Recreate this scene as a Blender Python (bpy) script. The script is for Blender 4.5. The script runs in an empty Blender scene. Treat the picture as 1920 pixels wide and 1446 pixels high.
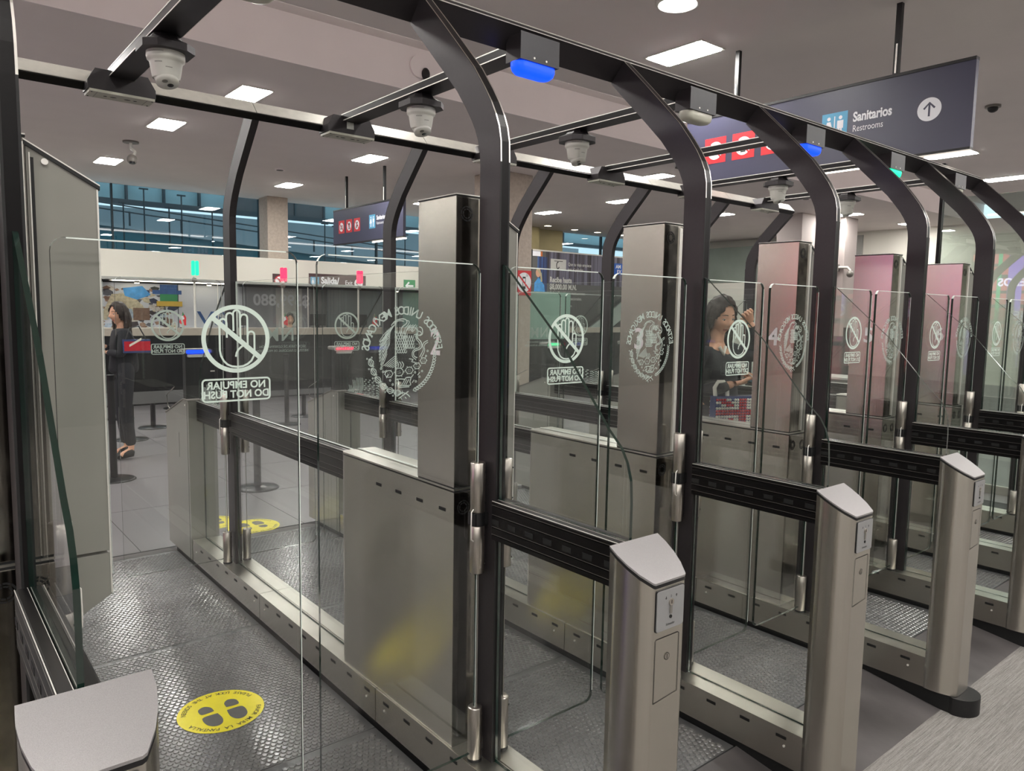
import bpy, bmesh, math, random
from mathutils import Vector, Matrix, noise
random.seed(7)
PI = math.pi
sc = bpy.context.scene
COL = bpy.context.collection

# ------------------------------------------------------------------ camera
def setup_camera():
    F, YAW, PITCH, ROLL = 1397.85, 0.68749424, -0.09981835, 0.01717949
    loc = Vector((-0.42534767, -1.23778205, 1.58748785))
    fw = Vector((math.sin(YAW) * math.cos(PITCH), math.cos(YAW) * math.cos(PITCH), math.sin(PITCH)))
    rt = fw.cross(Vector((0, 0, 1))).normalized()
    up = rt.cross(fw)
    r2 = rt * math.cos(ROLL) + up * math.sin(ROLL)
    u2 = -rt * math.sin(ROLL) + up * math.cos(ROLL)
    cam = bpy.data.cameras.new('camera')
    ob = bpy.data.objects.new('camera', cam)
    COL.objects.link(ob)
    m = Matrix((r2, u2, -fw)).transposed().to_4x4()
    m.translation = loc
    ob.matrix_world = m
    cam.sensor_fit = 'HORIZONTAL'
    cam.sensor_width = 36
    cam.lens = F * 36 / 1920
    cam.clip_start = 0.05
    cam.clip_end = 200
    sc.camera = ob
setup_camera()

# ------------------------------------------------------------------ world, exposure
w = bpy.data.worlds.new('dusk')
sc.world = w
w.use_nodes = True
bg = w.node_tree.nodes['Background']
bg.inputs[0].default_value = (0.36, 0.43, 0.48, 1)
bg.inputs[1].default_value = 2.3
sc.view_settings.view_transform = 'Standard'
sc.view_settings.look = 'None'
sc.view_settings.gamma = 1
sc.view_settings.exposure = 0.66
sc.view_settings.use_curve_mapping = False
sc.cycles.max_bounces = 8
sc.cycles.transparent_max_bounces = 64
sc.cycles.glossy_bounces = 5
sc.cycles.diffuse_bounces = 4
LAMP = 55.0        # strength of the ceiling panels

# ------------------------------------------------------------------ materials
MATS = {}
def srgb(c):
    return tuple(((x / 255) / 12.92 if x / 255 <= .04045 else ((x / 255 + .055) / 1.055) ** 2.4) for x in c)
def new_mat(name):
    m = bpy.data.materials.new(name)
    m.use_nodes = True
    MATS[name] = m
    nt = m.node_tree
    return m, nt, nt.nodes['Principled BSDF']
def mat(name, col, rough=.5, metal=0, spec=.5, coat=0, noise_s=0, noise_a=0.1, bump=0, bump_s=50, stretch=None, aniso=0, arot=0, rough_var=0):
    m, nt, b = new_mat(name)
    col = srgb(col)
    b.inputs['Base Color'].default_value = (*col, 1)
    b.inputs['Roughness'].default_value = rough
    b.inputs['Metallic'].default_value = metal
    b.inputs['Specular IOR Level'].default_value = spec
    if coat: b.inputs['Coat Weight'].default_value = coat
    L = nt.links.new
    tc = nt.nodes.new('ShaderNodeTexCoord')
    mp = nt.nodes.new('ShaderNodeMapping')
    L(tc.outputs['Object'], mp.inputs[0])
    if stretch: mp.inputs['Scale'].default_value = stretch
    if noise_s:
        n = nt.nodes.new('ShaderNodeTexNoise')
        n.inputs['Scale'].default_value = noise_s
        n.inputs['Detail'].default_value = 4
        L(mp.outputs[0], n.inputs['Vector'])
        r = nt.nodes.new('ShaderNodeMapRange')
        r.inputs[1].default_value = .3; r.inputs[2].default_value = .7
        r.inputs[3].default_value = 1 - noise_a; r.inputs[4].default_value = 1 + noise_a
        L(n.outputs[0], r.inputs[0])
        mx = nt.nodes.new('ShaderNodeVectorMath'); mx.operation = 'SCALE'
        mx.inputs[0].default_value = col
        L(r.outputs[0], mx.inputs['Scale'])
        L(mx.outputs[0], b.inputs['Base Color'])
        if rough_var:
            r3 = nt.nodes.new('ShaderNodeMapRange')
            r3.inputs[1].default_value = .3; r3.inputs[2].default_value = .7
            r3.inputs[3].default_value = rough - rough_var; r3.inputs[4].default_value = rough + rough_var
            L(n.outputs[0], r3.inputs[0]); L(r3.outputs[0], b.inputs['Roughness'])
    if bump:
        n2 = nt.nodes.new('ShaderNodeTexNoise')
        n2.inputs['Scale'].default_value = bump_s
        n2.inputs['Detail'].default_value = 3
        L(mp.outputs[0], n2.inputs['Vector'])
        bp = nt.nodes.new('ShaderNodeBump')
        bp.inputs['Strength'].default_value = bump
        bp.inputs['Distance'].default_value = .003
        L(n2.outputs[0], bp.inputs['Height'])
        L(bp.outputs[0], b.inputs['Normal'])
    if aniso:
        b.inputs['Anisotropic'].default_value = aniso
        b.inputs['Anisotropic Rotation'].default_value = arot
        tg = nt.nodes.new('ShaderNodeTangent')
        tg.direction_type = 'RADIAL'; tg.axis = 'Z'
        L(tg.outputs[0], b.inputs['Tangent'])
    return m
def emit(name, col, s, base=(30, 30, 30)):
    m, nt, b = new_mat(name)
    b.inputs['Base Color'].default_value = (*srgb(base), 1)
    b.inputs['Emission Color'].default_value = (*srgb(col), 1)
    b.inputs['Emission Strength'].default_value = s
    return m
def glass_mat(name, tint, refl=1.0, ior=1.5):
    m = bpy.data.materials.new(name); m.use_nodes = True; MATS[name] = m
    nt = m.node_tree; nt.nodes.clear(); L = nt.links.new
    out = nt.nodes.new('ShaderNodeOutputMaterial')
    tr = nt.nodes.new('ShaderNodeBsdfTransparent'); tr.inputs[0].default_value = (*tint, 1)
    gl = nt.nodes.new('ShaderNodeBsdfGlossy'); gl.inputs['Roughness'].default_value = 0.0
    gl.inputs[0].default_value = (1, 1, 1, 1)
    fr = nt.nodes.new('ShaderNodeFresnel'); fr.inputs[0].default_value = ior
    mu = nt.nodes.new('ShaderNodeMath'); mu.operation = 'MULTIPLY'; mu.inputs[1].default_value = refl
    mx = nt.nodes.new('ShaderNodeMixShader')
    ge = nt.nodes.new('ShaderNodeNewGeometry')
    mr = nt.nodes.new('ShaderNodeMapRange'); mr.inputs[3].default_value = ior; mr.inputs[4].default_value = 1 / ior
    L(ge.outputs['Backfacing'], mr.inputs[0]); L(mr.outputs[0], fr.inputs[0])
    L(fr.outputs[0], mu.inputs[0]); L(mu.outputs[0], mx.inputs[0])
    L(tr.outputs[0], mx.inputs[1]); L(gl.outputs[0], mx.inputs[2]); L(mx.outputs[0], out.inputs[0])
    return m
STEEL = mat('brushed_steel', (192, 187, 178), .26, 1, noise_s=40, noise_a=.012, stretch=(8, 8, .12), aniso=.88, arot=.25, rough_var=.012)
STEELH = mat('tower_steel', (192, 187, 178), .24, 1, noise_s=30, noise_a=.012, stretch=(8, 8, .12), aniso=.6, arot=.25, rough_var=.01)
STEELTOP = mat('flat_steel', (205, 203, 194), .34, 1, noise_s=9, noise_a=.06, rough_var=.06)
TUBE = mat('tube_steel', (190, 184, 176), .29, 1, noise_s=30, noise_a=.03)
DARKST = mat('polished_dark_steel', (142, 138, 130), .14, 1, noise_s=25, noise_a=.10, rough_var=.05)
BLACK = mat('black_anodised', (22, 20, 21), .34, .55, noise_s=60, noise_a=.08)
ARCHM = mat('arch_charcoal', (50, 46, 48), .42, .35, noise_s=70, noise_a=.05)
ATRIM = mat('arch_trim', (226, 223, 216), .28, 1, noise_s=40, noise_a=.03)
TRIM = mat('bright_trim', (236, 233, 226), .4, .5, noise_s=40, noise_a=.04)
RUB = mat('black_rubber', (19, 19, 20), .5, 0, noise_s=90, noise_a=.2)
SLOT = mat('slot_black', (8, 8, 8), .7, noise_s=90, noise_a=.2)
COVER = mat('beam_cover', (214, 210, 200), .35, .35, noise_s=25, noise_a=.06)
CAPM = mat('cap_metallic', (160, 157, 157), .38, .5, noise_s=700, noise_a=.09, bump=.1, bump_s=900)
PGREY = mat('painted_grey', (140, 138, 131), .34, .1, noise_s=8, noise_a=.03, coat=.3)
WPLA = mat('white_plastic', (214, 212, 204), .35, noise_s=30, noise_a=.02)
LENS = mat('lens_black', (12, 12, 14), .08, spec=.8, noise_s=30, noise_a=.1)
LABEL = mat('grey_label', (196, 196, 190), .5, noise_s=30, noise_a=.04)
GLASS = glass_mat('clear_glass', (.984, .992, .987), .75)
GLASSW = glass_mat('window_glass', (.70, .79, .81), 1.3)
GLASSP = glass_mat('partition_glass', (.80, .86, .83), 2.2)
GEDGE = mat('glass_cut_edge', (10, 34, 27), .1, 0, spec=.9, coat=.6, noise_s=50, noise_a=.2)
GEDGET = mat('glass_edge_highlight', (232, 240, 233), .3, .0, noise_s=50, noise_a=.05)  # pale tone paints the highlight along glass edges
ETCH = mat('etched_white', (205, 220, 210), .6, noise_s=80, noise_a=.03)
ETCH2 = mat('etched_thin', (172, 186, 178), .6, noise_s=80, noise_a=.05)
NUMW = mat('number_white', (226, 218, 220), .5, noise_s=40, noise_a=.02)
TXT = mat('print_black', (22, 22, 22), .5, noise_s=40, noise_a=.1)
YEL = mat('sticker_yellow', (236, 222, 10), .4, noise_s=25, noise_a=.04)
PRINTG = mat('print_grey', (86, 86, 84), .5, noise_s=60, noise_a=.06)
MAT = mat('rubber_mat', (82, 82, 83), .38, 0, spec=.6, noise_s=14, noise_a=.14, bump=.15, bump_s=300, rough_var=.08)
STUD = mat('mat_stud', (106, 106, 106), .2, 0, spec=1.0, noise_s=14, noise_a=.12)
RAMP = mat('ramp_rubber', (86, 82, 82), .5, .1, noise_s=3.5, noise_a=.35, bump=.1, bump_s=120, stretch=(1, .7, 1))
TILE = mat('hall_tile', (112, 109, 111), .32, 0, spec=.5, noise_s=1.2, noise_a=.03)
GROUT = mat('tile_joint', (70, 70, 70), .8, noise_s=30, noise_a=.1)
CEIL = mat('ceiling_paint', (216, 208, 205), .85, noise_s=2, noise_a=.02, bump=.04, bump_s=40)
CEILE = mat('ceiling_edge_paint', (232, 224, 224), .8, noise_s=2, noise_a=.02)
WALLW = mat('wall_white', (214, 210, 200), .7, noise_s=2, noise_a=.02, bump=.03, bump_s=60)
WALLG = mat('wall_grey', (150, 150, 146), .7, noise_s=2, noise_a=.03)
WALLD = mat('wall_dark', (70, 70, 72), .6, noise_s=2, noise_a=.05)
FASC = mat('fascia_cream', (208, 204, 194), .6, noise_s=1.2, noise_a=.02)
COLP = mat('column_pale', (172, 162, 158), .7, noise_s=3, noise_a=.03)
STONE = mat('column_stone', (176, 164, 152), .85, noise_s=18, noise_a=.1, bump=.8, bump_s=30)
BEIGE = mat('beige_panel', (178, 168, 132), .6, noise_s=3, noise_a=.05)
DARKG = mat('counter_black', (15, 16, 18), .3, 0, spec=.4, noise_s=5, noise_a=.2)
WOODG = mat('counter_sand', (158, 150, 138), .5, noise_s=12, noise_a=.08, stretch=(1, 1, 8))
TEALW = mat('teal_wall', (36, 92, 104), .6, noise_s=1, noise_a=.05)
SLAB = mat('ramp_slab', (142, 150, 154), .8, noise_s=1.4, noise_a=.06)
OUTD = mat('outside_facade', (136, 164, 170), .5, noise_s=1, noise_a=.08)
RAILM = mat('outside_rail', (44, 56, 62), .5, .3, noise_s=10, noise_a=.1)
NAVY = mat('sign_navy', (62, 62, 82), .38, noise_s=4, noise_a=.03)
SIGNW = mat('sign_white', (232, 232, 236), .5, noise_s=20, noise_a=.02)
SIGNB = mat('sign_blue', (78, 158, 196), .45, noise_s=20, noise_a=.02)
SIGNR = mat('sign_red', (206, 44, 52), .45, noise_s=20, noise_a=.03)
SIGNG = mat('sign_green', (40, 132, 82), .45, noise_s=20, noise_a=.03)
BROWN = mat('sign_brown', (74, 52, 54), .4, noise_s=8, noise_a=.06)
PANELW = mat('white_panel', (196, 200, 206), .4, noise_s=2, noise_a=.03)
LAMPM = emit('panel_light', (255, 252, 247), LAMP, (240, 240, 235))
DOWN = emit('downlight', (255, 240, 205), 14, (240, 240, 235))
COVEL = emit('cove_strip', (255, 246, 240), 4.5, (240, 240, 235))
STRIP = emit('strip_light', (255, 244, 228), 6, (240, 240, 235))
BLUEL = emit('blue_light', (5, 62, 255), 1.5, (10, 30, 160))
GREENL = emit('green_light', (0, 235, 160), 1.15, (10, 120, 80))
REDL = emit('red_light', (255, 50, 90), 1.3, (150, 20, 40))
OFFL = mat('light_cover_off', (184, 182, 168), .35, coat=.3, noise_s=30, noise_a=.03)
LEDR = emit('led_red', (222, 108, 114), 1.7, (90, 20, 25))
LEDO = emit('led_orange', (235, 110, 90), 1.8, (90, 40, 25))
LEDP = emit('led_violet', (150, 110, 240), 1.8, (60, 40, 90))
LEDW = emit('led_white', (235, 225, 255), 3, (90, 90, 90))
SCRN = emit('dark_screen', (40, 60, 90), .25, (18, 20, 26))
SKIN = mat('skin', (208, 160, 132), .5, spec=.4, noise_s=30, noise_a=.05)
LIP = mat('lips', (176, 112, 98), .4, noise_s=30, noise_a=.05)
EYEW = mat('eye_white', (215, 208, 200), .3, noise_s=30, noise_a=.02)
EYED = mat('eye_dark', (30, 20, 16), .2, noise_s=30, noise_a=.1)
HAIR = mat('dark_hair', (42, 31, 25), .55, spec=.35, noise_s=8, noise_a=.5, stretch=(8, 8, .8), bump=.6, bump_s=40)
CLOTH = mat('black_cloth', (27, 28, 34), .85, noise_s=60, noise_a=.25, bump=.3, bump_s=120)
CLOTH2 = mat('charcoal_cloth', (44, 44, 50), .85, noise_s=60, noise_a=.2, bump=.3, bump_s=120)
BEADR = mat('bead_red', (190, 32, 50), .25, spec=.6, noise_s=40, noise_a=.1)
BEADB = mat('bead_blue', (60, 72, 118), .25, spec=.6, noise_s=40, noise_a=.1)
BEADW = mat('bead_white', (226, 224, 212), .3, noise_s=40, noise_a=.04)
PHONE = mat('phone_teal', (60, 96, 104), .2, .3, noise_s=40, noise_a=.05)
BANNER = mat('banner_grey', (94, 94, 94), .7, noise_s=6, noise_a=.05)
GROOVEHI = mat('groove_highlight', (128, 124, 120), .4, .5, noise_s=20, noise_a=.05)  # pale tone paints light caught on the handrail groove edges
PLATEG = mat('plate_grey', (152, 152, 152), .42, .2, noise_s=30, noise_a=.03)
BOXG = mat('box_grey', (62, 61, 64), .4, .3, noise_s=20, noise_a=.05)
CAMG = mat('camera_grey', (120, 116, 110), .4, noise_s=20, noise_a=.05)
ESCG = mat('escalator_panel', (150, 162, 156), .4, noise_s=5, noise_a=.04)
FROST = mat('green_panel', (124, 132, 124), .35, noise_s=1.2, noise_a=.12)
BLUEP = mat('poster_blue', (46, 84, 138), .5, noise_s=12, noise_a=.3, stretch=(10, 1, .5))
LBLUE = mat('poster_lightblue', (70, 150, 214), .5, noise_s=8, noise_a=.2)
ORAN = mat('poster_orange', (206, 110, 52), .5, noise_s=8, noise_a=.15)

def carpet():
    m, nt, b = new_mat('carpet_ribbed')
    L = nt.links.new
    tc = nt.nodes.new('ShaderNodeTexCoord'); mp = nt.nodes.new('ShaderNodeMapping')
    mp.inputs['Scale'].default_value = (1.2, 60, 1); L(tc.outputs['Object'], mp.inputs[0])
    n = nt.nodes.new('ShaderNodeTexNoise'); n.inputs['Scale'].default_value = 6; n.inputs['Detail'].default_value = 5
    n.inputs['Roughness'].default_value = .7
    L(mp.outputs[0], n.inputs['Vector'])
    wv = nt.nodes.new('ShaderNodeTexNoise'); wv.inputs['Scale'].default_value = 420; L(tc.outputs['Object'], wv.inputs['Vector'])
    ad = nt.nodes.new('ShaderNodeMath'); ad.operation = 'MULTIPLY_ADD'; ad.inputs[1].default_value = .45
    L(wv.outputs[0], ad.inputs[0]); L(n.outputs[0], ad.inputs[2])
    cr = nt.nodes.new('ShaderNodeValToRGB')
    cr.color_ramp.elements[0].position = .5; cr.color_ramp.elements[0].color = (*srgb((92, 88, 85)), 1)
    cr.color_ramp.elements[1].position = .95; cr.color_ramp.elements[1].color = (*srgb((160, 156, 152)), 1)
    L(ad.outputs[0], cr.inputs[0]); L(cr.outputs[0], b.inputs['Base Color'])
    b.inputs['Roughness'].default_value = .9
    bp = nt.nodes.new('ShaderNodeBump'); bp.inputs['Strength'].default_value = .5; bp.inputs['Distance'].default_value = .003
    L(ad.outputs[0], bp.inputs['Height']); L(bp.outputs[0], b.inputs['Normal'])
    return m
CARPET = carpet()
def stripes_mat(name, cols, scale):
    m, nt, b = new_mat(name)
    L = nt.links.new
    tc = nt.nodes.new('ShaderNodeTexCoord')
    mp = nt.nodes.new('ShaderNodeMapping'); mp.inputs['Scale'].default_value = (scale, .01, .15)
    L(tc.outputs['Object'], mp.inputs[0])
    n = nt.nodes.new('ShaderNodeTexNoise'); n.inputs['Scale'].default_value = 1; n.inputs['Detail'].default_value = 2
    L(mp.outputs[0], n.inputs['Vector'])
    cr = nt.nodes.new('ShaderNodeValToRGB')
    cr.color_ramp.elements[0].position = .42; cr.color_ramp.elements[0].color = (*srgb(cols[0]), 1)
    cr.color_ramp.elements[1].position = .58; cr.color_ramp.elements[1].color = (*srgb(cols[1]), 1)
    L(n.outputs[0], cr.inputs[0]); L(cr.outputs[0], b.inputs['Base Color'])
    b.inputs['Roughness'].default_value = .5
    return m
CURT = stripes_mat('poster_curtain', ((52, 46, 52), (112, 110, 128)), 9)
CURTB = stripes_mat('poster_curtain_blue', ((38, 52, 92), (74, 118, 178)), 9)

# ------------------------------------------------------------------ mesh helpers
class MB:
    def __init__(s): s.v = []; s.f = []; s.m = []; s.mats = []; s.sm = []
    def mi(s, mt):
        if mt not in s.mats: s.mats.append(mt)
        return s.mats.index(mt)
    def add(s, vs, fs, mt, smooth=False):
        o = len(s.v); s.v += [tuple(v) for v in vs]; k = s.mi(mt)
        for f in fs: s.f.append(tuple(i + o for i in f)); s.m.append(k); s.sm.append(smooth)
    def box(s, x0, x1, y0, y1, z0, z1, mt):
        vs = [(x, y, z) for x in (x0, x1) for y in (y0, y1) for z in (z0, z1)]
        s.add(vs, [(0, 1, 3, 2), (4, 6, 7, 5), (0, 4, 5, 1), (2, 3, 7, 6), (0, 2, 6, 4), (1, 5, 7, 3)], mt)
        return s
    def obox(s, c, ax, ay, az, mt):
        """box from centre and three half-axis vectors"""
        c = Vector(c); ax = Vector(ax); ay = Vector(ay); az = Vector(az)
        vs = [c + ax * i + ay * j + az * k for i in (-1, 1) for j in (-1, 1) for k in (-1, 1)]
        s.add(vs, [(0, 1, 3, 2), (4, 6, 7, 5), (0, 4, 5, 1), (2, 3, 7, 6), (0, 2, 6, 4), (1, 5, 7, 3)], mt)
        return s
    def prism(s, poly, axis, a, b, mt, side=None, smooth=False):
        """poly: list of 2D points in the two other axes (in order), extruded along axis from a to b"""
        def P(p, t):
            if axis == 'x': return (t, p[0], p[1])
            if axis == 'y': return (p[0], t, p[1])
            return (p[0], p[1], t)
        n = len(poly)
        vs = [P(p, a) for p in poly] + [P(p, b) for p in poly]
        s.add(vs, [tuple(range(n)), tuple(range(2 * n - 1, n - 1, -1))], mt)
        s.add(vs, [(i, (i + 1) % n, n + (i + 1) % n, n + i) for i in range(n)], side or mt, smooth)
        return s
    def cyl(s, c, r, h, mt, n=20, axis='z', r2=None, smooth=True, caps=True):
        r2 = r if r2 is None else r2
        c = Vector(c)
        def P(x, y, z):
            if axis == 'z': return c + Vector((x, y, z))
            if axis == 'x': return c + Vector((z, x, y))
            return c + Vector((x, z, y))
        vs = [P(r * math.cos(2 * PI * i / n), r * math.sin(2 * PI * i / n), 0) for i in range(n)]
        vs += [P(r2 * math.cos(2 * PI * i / n), r2 * math.sin(2 * PI * i / n), h) for i in range(n)]
        s.add(vs, [(i, (i + 1) % n, n + (i + 1) % n, n + i) for i in range(n)], mt, smooth)
        if caps: s.add(vs, [tuple(range(n - 1, -1, -1)), tuple(range(n, 2 * n))], mt)
        return s
    def lathe(s, c, prof, mt, n=24, M=None):
        c = Vector(c); vs = []
        for r, z in prof:
            for i in range(n):
                p = Vector((r * math.cos(2 * PI * i / n), r * math.sin(2 * PI * i / n), z))
                vs.append(c + (M @ p if M else p))
        fs = []
        for j in range(len(prof) - 1):
            for i in range(n):
                fs.append((j * n + i, j * n + (i + 1) % n, (j + 1) * n + (i + 1) % n, (j + 1) * n + i))
        s.add(vs, fs, mt, True)
        return s
    def tube(s, pts, rad, mt, n=8, caps=True):
        pts = [Vector(p) for p in pts]
        if not isinstance(rad, (list, tuple)): rad = [rad] * len(pts)
        vs = []; prev = None
        for i, p in enumerate(pts):
            d = (pts[min(i + 1, len(pts) - 1)] - pts[max(i - 1, 0)]).normalized()
            a = prev if prev is not None else (Vector((0, 0, 1)) if abs(d.z) < .9 else Vector((1, 0, 0)))
            a = (a - d * a.dot(d)).normalized(); b = d.cross(a); prev = a
            for k in range(n):
                t = 2 * PI * k / n
                vs.append(p + (a * math.cos(t) + b * math.sin(t)) * rad[i])
        m_ = len(pts)
        s.add(vs, [(j * n + k, j * n + (k + 1) % n, (j + 1) * n + (k + 1) % n, (j + 1) * n + k) for j in range(m_ - 1) for k in range(n)], mt, True)
        if caps: s.add(vs, [tuple(range(n - 1, -1, -1)), tuple(range((m_ - 1) * n, m_ * n))], mt)
        return s
    def sphere(s, c, r, mt, n=12, m_=8, sc_=(1, 1, 1)):
        c = Vector(c); vs = []
        for j in range(m_ + 1):
            th = PI * j / m_
            for i in range(n):
                ph = 2 * PI * i / n
                vs.append(c + Vector((r * sc_[0] * math.sin(th) * math.cos(ph), r * sc_[1] * math.sin(th) * math.sin(ph), r * sc_[2] * math.cos(th))))
        s.add(vs, [(j * n + i, (j + 1) * n + i, (j + 1) * n + (i + 1) % n, j * n + (i + 1) % n) for j in range(m_) for i in range(n)], mt, True)
        return s
    def mesh(s, name):
        me = bpy.data.meshes.new(name)
        me.from_pydata(s.v, [], s.f)
        for mt in s.mats: me.materials.append(mt)
        me.polygons.foreach_set('material_index', s.m)
        me.polygons.foreach_set('use_smooth', s.sm)
        me.update()
        bm = bmesh.new(); bm.from_mesh(me)
        bmesh.ops.recalc_face_normals(bm, faces=bm.faces)
        bm.to_mesh(me); bm.free()
        return me
    def obj(s, name, parent=None, bevel=0):
        return mk(name, s.mesh(name), parent, bevel)

def mk(name, me, parent=None, bevel=0):
    o = bpy.data.objects.new(name, me)
    COL.objects.link(o)
    if parent:
        o.parent = parent
        o.matrix_parent_inverse = ABSINV(parent)
    if bevel:
        b = o.modifiers.new('bevel', 'BEVEL'); b.width = bevel; b.segments = 2; b.limit_method = 'ANGLE'; b.angle_limit = .7
    return o
def ABSINV(p):
    return world(p).inverted()
def world(o):
    m = Matrix.Translation(o.location)
    if o.rotation_euler.z or o.rotation_euler.x or o.rotation_euler.y: m = m @ o.rotation_euler.to_matrix().to_4x4()
    if o.parent: m = world(o.parent) @ o.matrix_parent_inverse @ m
    return m
def tag(o, label=None, cat=None, group=None, kind=None):
    if label: o['label'] = label
    if cat: o['category'] = cat
    if group: o['group'] = group
    if kind: o['kind'] = kind
    return o
def thing(name, loc, label, cat, group=None, kind=None):
    """an Empty at the base of a thing; its parts are modelled in world coordinates"""
    o = bpy.data.objects.new(name, None); COL.objects.link(o)
    o.location = loc; o.empty_display_size = .05
    return tag(o, label, cat, group, kind)
def struct(name, mb, label=None, bevel=0):
    o = mb.obj(name, None, bevel); o['kind'] = 'structure'
    if label: o['label'] = label
    return o
def inst(name, me, parent, off, M=None):
    """copy of shared mesh data modelled round the origin, placed at off"""
    o = bpy.data.objects.new(name, me); COL.objects.link(o)
    if parent:
        o.parent = parent; o.matrix_parent_inverse = ABSINV(parent)
    o.location = off
    return o

# flat decals: 2D (u, v) drawn on a plane origin + u*U + v*V, lifted along N
def frame(o, U, V, N):
    o = Vector(o); U = Vector(U); V = Vector(V); N = Vector(N)
    return lambda u, v, h=0.0: o + U * u + V * v + N * h
def text_mb(mb, s, fr, size, mt, bold=0.0, align='CENTER', h=.0006, flip=False, u0=0, v0=0, sx=1.0, rot=0.0, spacing=1.0):
    cu = bpy.data.curves.new('t', 'FONT')
    cu.body = s; cu.size = size; cu.align_x = align; cu.align_y = 'BOTTOM_BASELINE' if False else 'CENTER'
    cu.offset = bold; cu.resolution_u = 3; cu.space_character = spacing
    ob = bpy.data.objects.new('t', cu)
    me = bpy.data.meshes.new_from_object(ob)
    vs = []
    for v in me.vertices:
        x, y = v.co.x * sx, v.co.y
        x, y = x * math.cos(rot) - y * math.sin(rot), x * math.sin(rot) + y * math.cos(rot)
        x += u0; y += v0
        if flip: x = -x
        vs.append(fr(x, y, h))
    mb.add(vs, [tuple(p.vertices) for p in me.polygons], mt)
    bpy.data.objects.remove(ob); bpy.data.meshes.remove(me); bpy.data.curves.remove(cu)
def quad(mb, fr, u0, u1, v0, v1, mt, h=.0003):
    mb.add([fr(u0, v0, h), fr(u1, v0, h), fr(u1, v1, h), fr(u0, v1, h)], [(0, 1, 2, 3)], mt)
def poly(mb, fr, pts, mt, h=.0005):
    mb.add([fr(p[0], p[1], h) for p in pts], [tuple(range(len(pts)))], mt)
def disc(mb, fr, u, v, r, mt, h=.0004, n=32, r2=None):
    poly(mb, fr, [(u + r * math.cos(2 * PI * i / n), v + (r2 or r) * math.sin(2 * PI * i / n)) for i in range(n)], mt, h)
def ring(mb, fr, u, v, r0, r1, mt, h=.0005, n=48):
    vs = []
    for i in range(n):
        t = 2 * PI * i / n
        vs += [fr(u + r0 * math.cos(t), v + r0 * math.sin(t), h), fr(u + r1 * math.cos(t), v + r1 * math.sin(t), h)]
    mb.add(vs, [(2 * i, 2 * i + 1, (2 * i + 3) % (2 * n), (2 * i + 2) % (2 * n)) for i in range(n)], mt)
def stroke(mb, fr, pts, w_, mt, h=.0006, closed=False):
    pts = [Vector((p[0], p[1])) for p in pts]
    if closed: pts = pts + [pts[0], pts[1]]
    n = len(pts); vs = []
    for i, p in enumerate(pts):
        a = pts[max(i - 1, 0)]; b = pts[min(i + 1, n - 1)]
        d = (b - a)
        if d.length < 1e-9: d = Vector((1, 0))
        d.normalize(); nn = Vector((-d.y, d.x)) * w_ / 2
        q = p.copy()
        if not closed and i == 0: q = p - d * w_ * .3
        if not closed and i == n - 1: q = p + d * w_ * .3
        vs += [fr(q.x + nn.x, q.y + nn.y, h), fr(q.x - nn.x, q.y - nn.y, h)]
    mb.add(vs, [(2 * i, 2 * i + 1, 2 * i + 3, 2 * i + 2) for i in range(n - 1)], mt)
def arcp(cx, cy, r, a0, a1, n=8, ry=None):
    ry = r if ry is None else ry
    return [(cx + r * math.cos(math.radians(a0 + (a1 - a0) * i / n)), cy + ry * math.sin(math.radians(a0 + (a1 - a0) * i / n))) for i in range(n + 1)]
def rrect(u0, u1, v0, v1, r, n=4):
    return (arcp(u1 - r, v1 - r, r, 0, 90, n) + arcp(u0 + r, v1 - r, r, 90, 180, n) +
            arcp(u0 + r, v0 + r, r, 180, 270, n) + arcp(u1 - r, v0 + r, r, 270, 360, n))
def smooth_path(pts, k=4):
    """Catmull-Rom through 2D points"""
    out = []
    P = [Vector((*p, 0)) for p in pts]
    for i in range(len(P) - 1):
        a = P[max(i - 1, 0)]; b = P[i]; c = P[i + 1]; d = P[min(i + 2, len(P) - 1)]
        for j in range(k):
            t = j / k
            q = .5 * ((2 * b) + (c - a) * t + (2 * a - 5 * b + 4 * c - d) * t * t + (3 * b - a - 3 * c + d) * t ** 3)
            out.append((q.x, q.y))
    out.append((P[-1].x, P[-1].y))
    return out
exec_later = []

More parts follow.
